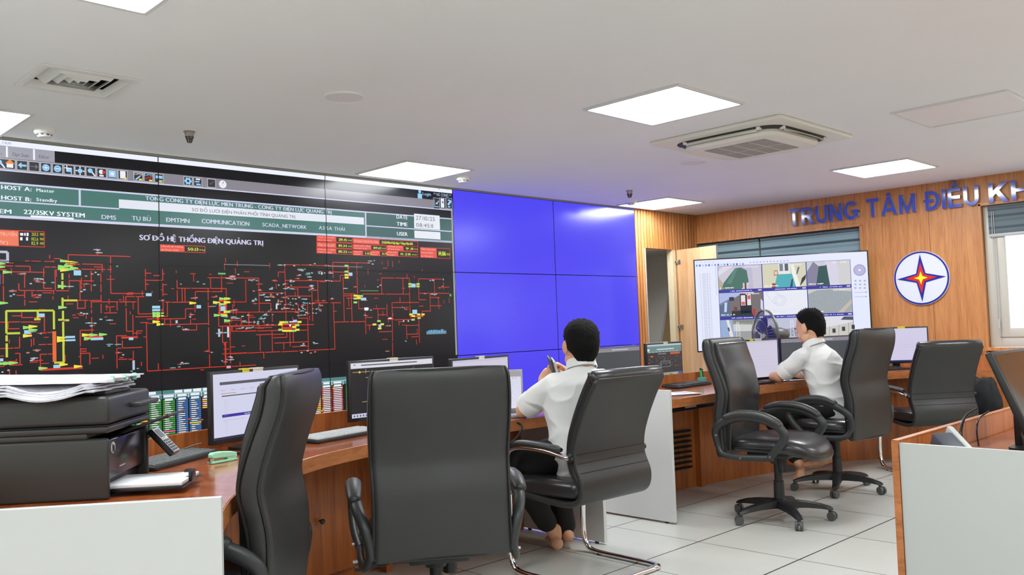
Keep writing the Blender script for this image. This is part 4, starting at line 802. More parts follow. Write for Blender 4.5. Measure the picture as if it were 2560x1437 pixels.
# grid geometry in screen space (u,v)
gx = [Tq(398, 400)[0], Tq(988, 400)[0], Tq(1580, 400)[0], Tq(2172, 400)[0]]; gy = [Tq(1000, 212)[1], Tq(1000, 572)[1], Tq(1000, 935)[1], -th+.014]
ts.rect(gx[0], gy[3], gx[3], gy[0], PB, 2)
def cell(i, j): return gx[i]+.004, (gy[j+1]+.028 if j < 2 else gy[3]), gx[i+1]-.004, gy[j]-.003
def C(i, j):
    a, b, c, d = cell(i, j); return lambda s, t: (a+(c-a)*s, b+(d-b)*t)
def P(i, j, pts, col, lay=4): f = C(i, j); ts.poly([f(*p) for p in pts], col, lay)
def fill(i, j, col): P(i, j, [(0, 0), (1, 0), (1, 1), (0, 1)], col, 3)
fill(0, 0, rgb(196, 192, 206)); P(0, 0, [(0, 0), (.08, 0), (.1, .3), (0, .55)], rgb(178, 166, 140)); P(0, 0, [(.05, 0), (.52, 0), (.7, .3), (.66, .8), (.56, .92), (.4, .9), (.12, .3)], rgb(66, 108, 96)); P(0, 0, [(.18, .25), (.4, .9), (.46, .9), (.3, .25)], rgb(84, 128, 112), 5); P(0, 0, [(.52, .92), (.66, .78), (.72, .3), (.66, 0), (.8, 0), (.78, .95)], rgb(186, 178, 204)); P(0, 0, [(.56, 0), (.68, 0), (.68, .26), (.56, .26)], rgb(200, 196, 200), 6); P(0, 0, [(.6, 0), (.64, 0), (.64, .26), (.6, .26)], rgb(90, 50, 50), 7); P(0, 0, [(0, .6), (.36, 1), (.12, 1), (0, .8)], rgb(214, 210, 222), 5)
fill(1, 0, rgb(206, 204, 178)); P(1, 0, [(.26, 0), (.76, 0), (.68, .55), (.34, .55)], rgb(74, 168, 176)); P(1, 0, [(.38, .55), (.64, .55), (.64, 1), (.38, 1)], rgb(224, 224, 224), 5); P(1, 0, [(.4, .68), (.48, .68), (.48, .98), (.4, .98)], rgb(110, 126, 140), 6); P(1, 0, [(.52, .68), (.6, .68), (.6, .98), (.52, .98)], rgb(80, 92, 104), 6); P(1, 0, [(.68, .55), (.76, 0), (.86, 0), (.72, .95), (.66, .9)], rgb(232, 232, 226), 5); P(1, 0, [(.84, .0), (.98, .3), (1, .5), (.9, .35), (.86, .1)], rgb(44, 48, 60), 6); P(1, 0, [(.77, .5), (.81, .55), (.86, .8), (.82, .82)], rgb(90, 98, 112), 6); P(1, 0, [(.62, 0), (.68, 0), (.7, .35), (.66, .3)], rgb(54, 62, 110), 6); P(1, 0, [(.26, .5), (.36, .5), (.35, .72), (.27, .72)], rgb(178, 110, 98), 6); P(1, 0, [(.28, .54), (.34, .54), (.34, .68), (.28, .68)], rgb(214, 204, 190), 7); P(1, 0, [(.2, .0), (.3, .0), (.3, .16), (.22, .2)], rgb(134, 62, 52), 6)
fill(2, 0, rgb(202, 200, 200)); P(2, 0, [(0, 0), (.22, 0), (.28, .8), (.16, 1), (0, .6)], rgb(128, 124, 150)); P(2, 0, [(.2, 0), (.52, 0), (.46, .85), (.28, .8)], rgb(42, 78, 78), 5); P(2, 0, [(.3, .8), (.44, .82), (.42, 1), (.26, 1)], rgb(196, 196, 214), 5); P(2, 0, [(.5, 0), (.42, 1), (.7, 1), (.74, 0)], rgb(208, 204, 222), 4); P(2, 0, [(0, .6), (.16, 1), (0, 1)], rgb(190, 196, 200), 5)
fill(0, 1, rgb(112, 104, 104)); P(0, 1, [(0, .45), (.48, .9), (.48, 1), (0, 1)], rgb(168, 180, 220)); P(0, 1, [(0, 0), (.24, 0), (.24, .75), (0, .55)], rgb(86, 104, 136)); P(0, 1, [(.1, .2), (.16, .2), (.18, .6), (.12, .6)], rgb(190, 204, 230), 5); P(0, 1, [(.26, 0), (.78, 0), (.7, .24), (.28, .24)], rgb(26, 44, 46), 5); P(0, 1, [(.48, .12), (.74, .12), (.74, .95), (.48, .95)], rgb(20, 26, 40), 5); P(0, 1, [(.5, .45), (.6, .45), (.6, .88), (.5, .88)], rgb(226, 214, 220), 6); P(0, 1, [(.51, .47), (.59, .47), (.59, .6), (.51, .6)], rgb(210, 90, 90), 7); P(0, 1, [(.64, .45), (.73, .45), (.73, .9), (.64, .9)], rgb(226, 214, 220), 6); P(0, 1, [(.65, .7), (.72, .7), (.72, .86), (.65, .86)], rgb(200, 92, 96), 7); P(0, 1, [(.23, .66), (.34, .66), (.34, .82), (.23, .82)], rgb(40, 50, 64), 6); P(0, 1, [(.75, .05), (.82, .05), (.81, .3), (.77, .3)], rgb(196, 30, 30), 6); P(0, 1, [(.94, .3), (1, .2), (1, .6), (.95, .7)], rgb(206, 206, 226), 6); P(0, 1, [(.32, .22), (.42, .22), (.4, .4), (.33, .4)], rgb(120, 54, 60), 6); P(0, 1, [(.48, .95), (.8, .93), (.8, 1), (.48, 1)], rgb(210, 206, 216), 5)
fill(1, 1, rgb(224, 226, 236)); f = C(1, 1)
for a_, b_, r_ in (((.06, .95), (.28, .62), .0), ((.28, .98), (.45, .75), 0), ((.06, .95), (.14, .99), 0)): pass
bodyc = rgb(186, 190, 214); u_, v_ = f(.37, .6); R1 = .055
for k in range(28):
    a0, a1 = k*2*math.pi/28, (k+1)*2*math.pi/28
    for R2 in (R1, R1*.72, R1*.5): ts.poly([(u_+R2*math.cos(a0), v_+R2*.9*math.sin(a0)), (u_+R2*1.06*math.cos(a0), v_+R2*.95*math.sin(a0)), (u_+R2*1.06*math.cos(a1), v_+R2*.95*math.sin(a1)), (u_+R2*math.cos(a1), v_+R2*.9*math.sin(a1))], bodyc, 5)
def seg(p, q, w, col, lay=5):
    d = Vector((q[0]-p[0], q[1]-p[1])).normalized(); n_ = Vector((-d.y, d.x))*w/2; ts.poly([(p[0]-n_.x, p[1]-n_.y), (q[0]-n_.x, q[1]-n_.y), (q[0]+n_.x, q[1]+n_.y), (p[0]+n_.x, p[1]+n_.y)], col, lay)
seg(f(.05, .93), f(.22, .5), .003, bodyc); seg(f(.26, .98), f(.44, .72), .003, bodyc); seg(f(.05, .93), f(.12, .99), .003, bodyc); seg(f(.22, .5), f(.3, .46), .003, bodyc); seg(f(.0, .22), f(.8, .22), .002, rgb(200, 204, 224)); seg(f(.1, .12), f(.5, .12), .004, rgb(206, 210, 228))
fill(2, 1, rgb(152, 160, 166)); P(2, 1, [(0, 1), (1, 1), (1, .85), (.5, .97), (.2, .95), (0, .8)], rgb(196, 196, 190), 4); P(2, 1, [(.66, 0), (.8, 0), (1, .38), (1, .55)], rgb(188, 180, 164), 5); P(2, 1, [(.85, 0), (1, 0), (1, .3)], rgb(160, 164, 168), 5)
rn2 = random.Random(9); f = C(2, 1)
for _ in range(260):
    s, t = rn2.random(), rn2.random()*.85
    if s > .62 and t < (s-.6)*1.5: continue
    a, b = f(s, t); g = rn2.uniform(110, 200); ts.rect(a, b, min(a+.004, gx[3]-.006), b+.003, rgb(g, g+6, g+6), 5)
# bottom row: three outdoor pictures
fill(0, 2, rgb(150, 152, 152)); P(0, 2, [(0, 0), (.3, 0), (.34, .6), (.26, 1), (0, 1)], rgb(146, 168, 206)); P(0, 2, [(.14, 1), (.2, 1), (.36, 0), (.27, 0)], rgb(224, 218, 206), 5); P(0, 2, [(.16, .75), (.2, .75), (.21, .62), (.18, .62)], rgb(60, 60, 130), 6); P(0, 2, [(.3, .62), (1, .6), (1, .85), (.3, .9)], rgb(198, 198, 196), 5); P(0, 2, [(.3, .85), (1, .8), (1, 1), (.3, 1)], rgb(128, 130, 126), 5)
fill(1, 2, rgb(186, 188, 210)); P(1, 2, [(0, 0), (1, 0), (1, .4), (0, .45)], rgb(92, 92, 104), 4); P(1, 2, [(.3, .3), (1, .25), (1, .75), (.3, .6)], rgb(142, 142, 166), 5)
for (ii, x0) in ((0, .4), (1, .62)):
    f = C(ii, 2)
    for k in range(6):
        y0, y1 = .18+k*.125, .18+(k+1)*.125; w0, w1 = .055-k*.005, .055-(k+1)*.005
        for s in (-1, 1): seg(f(x0+s*w0, y0), f(x0+s*w1, y1), .003, rgb(236, 236, 242), 7); seg(f(x0-s*w0, y0), f(x0+s*w1, y1), .002, rgb(226, 226, 236), 7)
for k in range(14): f = C(1, 2); seg(f(.3+k*.05, .1), f(.3+k*.05, .42), .003, rgb(214, 216, 230), 6)
for k in range(4): f = C(1, 2); seg(f(.28, .14+k*.08), f(1, .14+k*.08), .002, rgb(200, 200, 214), 6)
fill(2, 2, rgb(196, 194, 188)); P(2, 2, [(0, .55), (1, .8), (1, 1), (0, 1)], rgb(214, 214, 222), 4); P(2, 2, [(.72, .88), (1, .86), (1, .97), (.8, .98)], rgb(70, 76, 96), 5)
f = C(2, 2)
for k in range(4): seg(f(.2+k*.22, 0), f(.24+k*.22, .62+k*.055), .003, rgb(120, 118, 112), 6); a, b = f(.3+k*.22, .42+k*.05); ts.rect(a, b, a+.028, b+.04, rgb(54, 52, 56), 6)
for i in range(3):
    for j in range(2):
        a, b, c, d = cell(i, j); ts.scrib(a+.11, b-.021, .2, .011, rgb(200, 204, 240), 5); ts.scrib(c-.16, d-.024, .13, .010, rgb(232, 232, 240), 7)
        ts.scrib(a+.012, b+.012, .13, .013, rgb(240, 240, 244), 7); ts.rect(c-.04, b-.02, c-.008, b-.01, rgb(230, 232, 250), 5)
# side list, toolbar, dial
uL = Tq(160, 400)[0]
for k in range(46):
    v = Tq(160, 350)[1]-k*.0147
    if v < -th+.03: break
    ts.rect(uL, v, uL+.005, v+.006, rgb(150, 154, 176), 3); ts.rect(uL+.02, v, uL+.055, v+.005, rgb(176, 180, 198), 3); ts.rect(uL+.062, v, uL+.078, v+.005, rgb(166, 170, 190), 3); ts.rect(uL+.085, v, uL+.1, v+.005, rgb(186, 188, 204), 3)
a = Tq(380, 600); ts.rect(gx[0]-.022, gy[1]-.02, gx[0]-.016, gy[0], rgb(190, 196, 226), 3)
for k in range(16): a = Tq(105+k*41, 232-k*1.5); ts.rect(a[0], a[1]-.012, a[0]+.016, a[1]+.008, rgb(*((126, 150, 206), (96, 90, 190), (170, 196, 226))[k % 3]), 3)
for k in range(12): a = Tq(820+k*45, 190-k*2); ts.rect(a[0], a[1]-.008, a[0]+.013, a[1]+.006, rgb(176, 180, 208), 3)
for k in range(5): a = Tq(105+k*55, 195-k); ts.rect(a[0], a[1], a[0]+.02, a[1]+.004, rgb(176, 180, 198), 3)
a = Tq(2283, 293); ts.disc(a[0], a[1], .055, rgb(160, 158, 196), 4, 32); ts.disc(a[0], a[1], .045, rgb(178, 176, 212), 5, 32); ts.disc(a[0], a[1], .01, rgb(236, 236, 246), 6, 12)
for r in range(3):
    for c in range(3): a = Tq(2228+c*62, 435+r*48); ts.rect(a[0]-.012, a[1]-.01, a[0]+.012, a[1]+.01, rgb(204, 206, 226), 4); ts.rect(a[0]-.004, a[1]-.004, a[0]+.004, a[1]+.004, rgb(120, 122, 160), 5)
for y in (592, 650): a = Tq(2215, y); b = Tq(2378, y-5); ts.rect(a[0], a[1]-.004, b[0], a[1]+.004, rgb(196, 198, 220), 4); ts.rect(b[0]-.01, a[1]-.006, b[0], a[1]+.006, rgb(150, 150, 190), 5)
ts.build('camera_picture', screen_mat('tv_pixels', 1.05, .3, .3), tvw)
# ================================================================== DESKS
def resample(pts, n):
    P = smooth_path([(x, y, 0) for x, y in pts], 8); L = [0]
    for a, b in zip(P, P[1:]): L.append(L[-1]+(b-a).length)
    out = []; j = 0
    for k in range(n):
        t = L[-1]*k/(n-1)
        while j < len(L)-2 and L[j+1] < t: j += 1
        s = (t-L[j])/max(L[j+1]-L[j], 1e-9); out.append(P[j].lerp(P[j+1], min(s, 1)))
    return out
def strip(bm, A, Bk, z0, z1):
    loft(bm, [[Vector((a.x, a.y, z1)), Vector((b.x, b.y, z1)), Vector((b.x, b.y, z0)), Vector((a.x, a.y, z0))] for a, b in zip(A, Bk)])
def offs(P, d):
    out = []
    for i, p in enumerate(P):
        t = (P[min(i+1, len(P)-1)]-P[max(i-1, 0)]).normalized(); out.append(p+Vector((-t.y, t.x, 0))*d)
    return out
def desk(name_label, front, back, base, ends, rot_origin):
    t = thing('control_desk', name_label, 'desk', rot_origin)
    O = Vector(rot_origin); N = 44
    Fp = [p-O for p in resample(front, N)]; Bp = [p-O for p in resample(back, N)]
    bm = B(); strip(bm, Fp, Bp, .715, .75); obj('desktop', bm, m_cherry, t, bevel=.0015)
    bm = B(); strip(bm, offs(Fp, .002), offs(Fp, .03), .695, .7155); e2 = offs(Fp, -.003); strip(bm, e2, offs(Fp, .0015), .695, .7485); obj('front_edge', bm, m_edge, t)
    bm = B(); strip(bm, Bp, offs(Bp, .02), .0, .835); obj('back_panel', bm, m_cherryd, t, bevel=.001)
    if base:
        Q = [p-O for p in resample(base, 30)]; bm = B(); strip(bm, Q, offs(Q, .02), .0, .70); obj('base_panel', bm, m_cherryd, t)
    for (x0, y0), (x1, y1), h in ends:
        a = Vector((x0, y0, 0))-O; b = Vector((x1, y1, 0))-O; d = (b-a).normalized(); n = Vector((-d.y, d.x, 0))*.0125
        bm = B(); loft(bm, [[a-n+Vector((0, 0, z)), b-n+Vector((0, 0, z)), b+n+Vector((0, 0, z)), a+n+Vector((0, 0, z))] for z in (.012, h)])
        o = obj('end_panel', bm, mat('white_laminate_lit', rgb(207, 207, 205), .3), t, bevel=.001, label='white end panel')  # white laminate copied lighter, stronger light on these panels put into its colour
        bm = B()
        for s in (.1, .9): cyl(bm, a+(b-a)*s, a+(b-a)*s+Vector((0, 0, .013)), .012, n=10)
        obj('levelling_foot', bm, m_bezel, o)
    return t
LF = [(-5.995, -3.145), (-5.83, -2.90), (-5.57, -2.63), (-5.28, -2.42), (-4.92, -2.29), (-4.4, -2.215), (-3.9, -2.195), (-3.325, -2.225)]
LB_ = [(-6.64, -2.665), (-6.25, -2.2), (-5.72, -1.925), (-5.36, -1.785), (-4.75, -1.65), (-4.0, -1.615), (-3.6, -1.61), (-3.325, -1.61)]
dl_ = desk('curved cherry wood control desk on the left carrying the printer', LF, LB_, None, [((-6.0, -3.165), (-6.66, -2.67), .80), ((-3.31, -2.24), (-3.31, -1.58), .80)], (-4.8, -2.1, 0))
O = Vector((-4.8, -2.1, 0))
bm = B(); box(bm, Vector((-4.405, -1.69, .35))-O, (.04, .05, .70)); obj('support_post', bm, m_cherryd, dl_)
bm = B(); box(bm, Vector((-4.82, -1.70, .37))-O, (.62, .018, .62), rz(8), bev=.002); dd = obj('cabinet_door', bm, m_cherryd, dl_)
kp = onplane(800, 1302, (-4.9, -1.73, 0), (-.14, 1, 0))-O
bm = B(); lathe(bm, [(.006, 0), (.006, .012), (.012, .018), (.013, .024), (.008, .028)], n=14); bmesh.ops.rotate(bm, verts=bm.verts, matrix=rx(90)); bmesh.ops.translate(bm, verts=bm.verts, vec=kp+Vector((0, 0, 0))); obj('knob', bm, m_bezel, dd)
RF = [(-2.665, -2.245), (-2.1, -2.245), (-1.5, -2.215), (-.96, -2.275), (-.35, -2.36), (.15, -2.49), (.52, -2.8), (.66, -3.3)]
RB = [(-2.665, -1.62), (-2.1, -1.60), (-1.4, -1.60), (-.7, -1.70), (0.0, -1.82), (.6, -2.0), (1.0, -2.5), (1.06, -3.3)]
RBase = [(-2.665, -1.625), (-1.83, -1.646), (-1.1, -1.76), (-.447, -1.91), (.132, -2.08), (.42, -2.45), (.56, -3.28)]
dr_ = desk('curved cherry wood control desk on the right with white left end', RF, RB, RBase, [((-2.68, -2.265), (-2.68, -1.60), .81), ((.60, -3.32), (1.10, -3.32), .80)], (-.9, -2.1, 0))
O = Vector((-.9, -2.1, 0))
bm = B(); box(bm, Vector((-1.555, -1.70, .35))-O, (.05, .05, .70)); obj('support_post', bm, m_cherryd, dr_)
a = onplane(1681, 1078, (0, -1.67, 0), (0, 1, 0)); b = onplane(1728, 1165, (0, -1.67, 0), (0, 1, 0)); bm = B()
for k in range(8):
    z = a.z-.012-(a.z-b.z)*k/7.4; box(bm, Vector(((a.x+b.x)/2-.08, -1.668, z))-O, (b.x-a.x+.12, .016, .015), rz(-7))
obj('vent_slots', bm, m_blackgap, dr_)
bm = B(); box(bm, Vector((-2.3, -2.0, .675))-O, (.55, .4, .03), bev=.003); tr = obj('keyboard_tray', bm, m_bezel, dr_)
bm = B(); box(bm, Vector((-2.38, -2.203, .682))-O, (.12, .006, .012)); obj('white_label', bm, m_white, tr)

# right foreground cubicle
cq = thing('cubicle_desk', 'foreground desk unit with white outer panel and wooden side at lower right', 'desk', (-4.0, -4.7, 0))
O = Vector((-4.0, -4.7, 0))
bm = B(); box(bm, Vector((-4.18, -4.86, .405))-O, (.018, 1.24, .80), bev=.001); obj('outer_panel', bm, m_white, cq, label='white outer panel')
bm = B(); box(bm, Vector((-3.43, -4.228, .405))-O, (1.52, .02, .81), bev=.001); obj('side_panel', bm, m_cherryd, cq)
bm = B(); box(bm, Vector((-3.43, -4.228, .812))-O, (1.522, .022, .004)); box(bm, Vector((-4.1925, -4.228, .405))-O, (.004, .022, .81)); obj('wood_edge', bm, m_edge, cq)
bm = B(); box(bm, Vector((-3.43, -4.87, .715))-O, (1.48, 1.24, .03), bev=.002); obj('desktop', bm, m_cherry, cq)
bm = B(); box(bm, Vector((-2.68, -4.86, .405))-O, (.018, 1.24, .80)); obj('far_panel', bm, m_white, cq)

# ================================================================== CHAIRS
m_lea = mat('black_leather', rgb(50, 50, 49), .42, spec=.5, bump=.25, bscale=320, noise=.12, nscale=6)
m_leas = mat('black_leather_shiny', rgb(44, 44, 45), .28, spec=.6, bump=.12, bscale=260)
m_pip = mat('leather_piping', rgb(30, 30, 29), .32)
m_pla = mat('black_plastic', rgb(46, 47, 48), .42, bump=.1, bscale=500)
m_pld = mat('black_plastic_base', rgb(34, 35, 36), .45)
m_cas = mat('caster_grey', rgb(78, 80, 80), .4)
def rings_back(prof, width, thick, crown, rc=.03):
    """prof: list (z, y of rear face); width(z), thick(z): horizontal sections of a padded back"""
    out = []
    for z, y in prof:
        w, t = width(z), thick(z); r = min(rc, t*.48); ring = []
        for px_, py_ in rrect(w, t, r, 4):
            ring.append(Vector((px_, y+t/2+py_ - crown*(1-(2*px_/w)**2), z)))
        out.append(ring)
    return out
def edge_loop(prof, width, thick, crown, side, inset=.008):
    """piping path around the rear (side=-1) or front (side=1) face outline"""
    L_, R_ = [], []
    for z, y in prof:
        w, t = width(z), thick(z); yy = y + (inset if side < 0 else t-inset)
        L_.append(Vector((-w/2+inset*.6, yy, z))); R_.append(Vector((w/2-inset*.6, yy, z)))
    L_[-1] += Vector((.02, 0, -.004)); R_[-1] += Vector((-.02, 0, -.004)); L_[0] += Vector((.02, 0, .004)); R_[0] += Vector((-.02, 0, .004))
    zt = prof[-1][0]; top = [L_[-1].lerp(R_[-1], k/6)+Vector((0, -crown*(1-(2*k/6-1)**2), .002)) for k in range(1, 6)]
    bot = [R_[0].lerp(L_[0], k/6)+Vector((0, -crown*(1-(2*k/6-1)**2), -.002)) for k in range(1, 6)]
    return L_+top+R_[::-1]+bot
def exec_chair(label, loc, rot, top=1.125, group='high-backed black leather swivel chairs', star=15, seatz=.50, bot=.39):
    t = thing('office_chair', label, 'chair', loc, rot, group)
    kz = [(.39, -.28), (.46, -.29), (.54, -.297), (.64, -.298), (.71, -.287), (.78, -.276), (.85, -.29), (.93, -.315), (1.0, -.34), (1.06, -.352), (1.10, -.352), (1.125, -.345)]
    sc = (top-bot)/(1.125-.39); pr = [(bot+(z-.39)*sc, y) for z, y in kz]
    pr = [(p.y, p.x) for p in smooth_path([(y, z, 0) for z, y in pr], 3)]
    z0, z1 = pr[0][0], pr[-1][0]
    def width(z):
        s = (z-z0)/(z1-z0); w = .50-.02*math.sin(s*math.pi*2)*.6-.02*s
        e = min(s, 1-s)*(z1-z0)
        return w-(.022*(1-min(e/.03, 1))**2)
    def thick(z):
        s = (z-z0)/(z1-z0); e = min(s, 1-s)*(z1-z0); return (.078-.012*abs(s-.6))*(.45+.55*min(e/.035, 1)**.5)
    bm = B(); loft(bm, rings_back(pr, width, thick, .012)); bk = obj('backrest', bm, m_lea, t, ang=70)
    for sd in (-1, 1):
        bm = B(); tube(bm, edge_loop(pr, width, thick, .012 if sd < 0 else 0, sd), .0055, 7, closed=True); obj('piping', bm, m_pip, bk)
    # front cushion: softer panel with a curved head seam
    bm = B(); fr = [(z, y+thick(z)-.012) for z, y in pr if z0+.02 < z < z1-.02]
    loft(bm, rings_back(fr, lambda z: width(z)-.075, lambda z: .034-.010*math.cos((z-z0)*16), -.006, .012)); cu_ = obj('back_cushion', bm, m_leas, t, ang=70)
    zs = z1-.175; ys = min(pr, key=lambda q: abs(q[0]-zs)); bm = B()
    tube(bm, [Vector((x, ys[1]+thick(zs)+.020+.006*(1-(x/.2)**2), zs-.05*(1-(x/.21)**2))) for x in [-.205+.041*k for k in range(11)]], .003, 6); obj('head_seam', bm, m_pip, cu_)
    # seat
    bm = B(); rr = []
    for z, s, off in ((seatz-.075, .90, 0), (seatz-.07, .97, 0), (seatz-.045, 1.0, 0), (seatz-.02, .99, .0), (seatz, .93, 0), (seatz+.012, .80, 0), (seatz+.016, .5, 0)):
        ring = []
        for k in range(40):
            a = k*2*math.pi/40; c, s_ = math.cos(a), math.sin(a); e = 2.7
            x = .262*s*math.copysign(abs(c)**(2/e), c); y = .285*s*math.copysign(abs(s_)**(2/e), s_)+.025
            drop = .03*max(0, (y-.1)/.16)**2
            ring.append(Vector((x, y+.0, z-drop+.012*(x/.26)**2)))
        rr.append(ring)
    loft(bm, rr); st = obj('seat', bm, m_leas, t, ang=70)
    bm = B(); tube(bm, [v+Vector((0, 0, -.004)) for v in [r*1 for r in rr[2]]], .006, 7, closed=True); obj('piping', bm, m_pip, st)
    # arms: closed plastic loops
    for s in (-1, 1):
        x = s*.298
        path = smooth_path([(x-s*.05, -.262, .45), (x-s*.045, -.272, .50), (x-s*.03, -.268, .56), (x-s*.01, -.21, .61), (x, -.10, .648), (x, .03, .643), (x, .13, .605), (x, .175, .56), (x, .165, .52), (x-s*.005, .12, .465), (x-s*.02, .07, .415)], 5)
        bm = B(); n = len(path); tube(bm, path, [.016+.007*math.sin(k/n*math.pi) for k in range(n)], 10, flat=1.25)
        low = smooth_path([(x-s*.02, .09, .412), (x-s*.02, -.1, .405), (x-s*.03, -.22, .412), (x-s*.045, -.262, .45), (x-s*.045, -.272, .50)], 5)
        tube(bm, low, .018, 10, flat=.8); ar = obj('armrest', bm, m_pla, t, ang=60)
        pad = smooth_path([(x, -.20, .638), (x, -.10, .666), (x, .03, .661), (x, .125, .627), (x, .158, .596)], 5)
        bm = B(); m = len(pad); tube(bm, pad, [.013+.012*math.sin(min(k/(m-1), 1)*math.pi)**.4 for k in range(m)], 12, flat=1.25); obj('arm_pad', bm, m_lea, ar, ang=70)
        for (yy, zz) in ((.085, .425), (-.10, .405), (-.262, .53)): bm = B(); cyl(bm, (x-s*.02, yy, zz), (x+s*(.010 if yy > -.2 else -.018), yy, zz), .006, n=10); obj('bolt', bm, m_steel, ar)
    bm = B(); box(bm, (0, -.02, .40), (.22, .26, .035), bev=.01); cyl(bm, (0, 0, .34), (0, 0, .40), .04, .06); cyl(bm, (.06, .06, .30), (.06, .05, .38), .028); obj('tilt_mechanism', bm, m_pld, t)
    for s in (-1,):
        bm = B(); tube(bm, smooth_path([(s*.05, .0, .385), (s*.14, .0, .375), (s*.19, .0, .36), (s*.24, 0, .358)], 4), .005, 8); tube(bm, [(s*.22, 0, .36), (s*.25, 0, .358), (s*.30, .0, .352)], [.008, .014, .009], 10, flat=.6); obj('lever', bm, m_pld, t)
    bm = B(); cyl(bm, (0, 0, .20), (0, 0, .40), .024); cyl(bm, (0, 0, .10), (0, 0, .235), .033, .030); obj('gas_column', bm, m_pld, t)
    bm = B(); lathe(bm, [(.045, .075), (.05, .09), (.045, .125), (.035, .13)], n=20); hb = None
    for k in range(5):
        a = math.radians(star+72*k); d = Vector((math.cos(a), math.sin(a), 0)); n_ = Vector((-d.y, d.x, 0)); rings = []
        for r, w, zt, zb in ((.02, .036, .125, .075), (.08, .033, .122, .078), (.16, .028, .114, .078), (.24, .024, .100, .072), (.29, .022, .084, .064), (.305, .018, .076, .062)):
            p = d*r; rings.append([p-n_*w+Vector((0, 0, zb)), p+n_*w+Vector((0, 0, zb)), p+n_*w*.82+Vector((0, 0, zt-.004)), p+n_*w*.45+Vector((0, 0, zt)), p-n_*w*.45+Vector((0, 0, zt)), p-n_*w*.82+Vector((0, 0, zt-.004))])
        loft(bm, rings)
    obj('star_base', bm, m_pld, t, ang=50)
    for k in range(5):
        a = math.radians(star+72*k); d = Vector((math.cos(a), math.sin(a), 0)); p = d*.288; q = math.radians(star+72*k+62); ax = Vector((math.cos(q), math.sin(q), 0))
        bm = B(); cyl(bm, p+Vector((0, 0, .05)), p+Vector((0, 0, .07)), .010); 
        ft = ax.cross(Vector((0, 0, 1)))*.012
        box(bm, p+ft+Vector((0, 0, .042)), (.03, .03, .022), Matrix.Rotation(q, 3, 'Z'), bev=.006)
        for s in (-1, 1): cyl(bm, p+ft+ax*(s*.006)+Vector((0, 0, .028)), p+ft+ax*(s*.022)+Vector((0, 0, .028)), .028, .025, n=20)
        obj('caster', bm, m_cas if True else m_pld, t)
    return t
def cantilever_chair(label, loc, rot, group='black leather cantilever chairs with chrome frames'):
    t = thing('visitor_chair', label, 'chair', loc, rot, group)
    DZc = -.045
    # shell: back sweeping into the seat as one padded sheet
    side = [(.24, .455), (.10, .44), (-.06, .425), (-.18, .425), (-.255, .455), (-.272, .53), (-.238, .62), (-.24, .71), (-.275, .81), (-.33, .92), (-.38, 1.00), (-.392, 1.025)]
    P = smooth_path([(0, y, z+DZc) for y, z in side], 4); rings = []; n = len(P)
    for i, p in enumerate(P):
        T_ = (P[min(i+1, n-1)]-P[max(i-1, 0)]).normalized(); nn = Vector((0, -T_.z, T_.y))   # points to the sitter's outside
        s = i/(n-1); w = .50+.015*math.sin(s*math.pi)-(.02 if s > .95 else 0)
        rings.append([p+Vector((x*1.0, 0, 0))-nn*(y) for x, y in [(a, b*1.0) for a, b in rrect(w, .028, .012, 3)]])
    bm = B(); loft(bm, rings); sh_ = obj('shell', bm, m_lea, t, ang=70)
    bm = B()
    for k in (.50, .55, .60):
        i = int(k*(n-1)); p = P[i]; T_ = (P[i+1]-P[i-1]).normalized(); nn = Vector((0, -T_.z, T_.y)); tube(bm, [p+Vector((x, 0, 0))+nn*.0145 for x in (-.245, -.1, .1, .245)], .0018, 6)
    obj('seam', bm, m_pip, sh_)
    # thick front bolster of the back
    bk = [p for p in P if p.z > .46 and p.y < -.2]; rings = []; m = len(bk)
    for i, p in enumerate(bk):
        T_ = (bk[min(i+1, m-1)]-bk[max(i-1, 0)]).normalized(); nn = Vector((0, T_.z, -T_.y)); th_ = .05*min(1, .35+i/6)*(1 if i < m-2 else 1.15)
        rings.append([p+Vector((a, 0, 0))+nn*(b+.012+th_/2) for a, b in rrect(.50, th_, th_*.45, 4)])
    bm = B(); loft(bm, rings); obj('back_cushion', bm, m_leas, t, ang=70)
    bm = B(); tp = P[-1]+Vector((0, .03, .0)); tube(bm, [tp+Vector((x, 0, 0)) for x in (-.252, -.24, -.1, .1, .24, .252)], [.02, .033, .036, .036, .033, .02], 14); obj('head_roll', bm, m_leas, t, ang=70)
    bm = B(); loft(bm, [[Vector((a, b*1.0+.0, z-.02*max(0, (b-.1)/.16))) for a, b in [(x*s, y*s) for x, y in rrect(.49, .50, .06, 5)]] for z, s in ((.405, .95), (.42, 1.0), (.46, 1.0), (.485, .95), (.49, .8))]); obj('seat', bm, m_leas, t, ang=70)
    for s in (-1, 1):
        x = s*.27
        path = smooth_path([(x*.93, -.225, .60), (x, -.19, .608), (x, -.08, .627), (x, .08, .633), (x, .17, .62), (x, .205, .58), (x, .205, .50), (x, .21, .30), (x, .215, .12), (x, .19, .04), (x, .13, .014), (x, -.05, .014), (x, -.20, .014), (x*.98, -.275, .014), (x*.86, -.305, .014), (x*.4, -.308, .014), (0, -.308, .014)], 5)
        bm = B(); tube(bm, path, .0135, 12, flat=1.3); fr = obj('chrome_frame', bm, m_chrome, t, ang=60)
        bm = B(); tube(bm, smooth_path([(x, -.17, .64), (x, -.02, .652), (x, .10, .652), (x, .17, .635)], 4), [.010]+[.018]*11+[.010], 12, flat=1.4); obj('arm_pad', bm, m_lea, fr, ang=70)
        bm = B(); cyl(bm, (x*.86, -.225, .60), (x*1.02, -.225, .60), .015, n=14); obj('arm_joint', bm, m_pld, fr)
        bm = B(); cyl(bm, (x, .10, .0), (x, .10, .012), .018, n=10); obj('glide', bm, m_bezel, fr)
    bm = B(); box(bm, (0, .20, .40), (.54, .03, .02)); obj('cross_bar', bm, m_chrome, t)
    return t
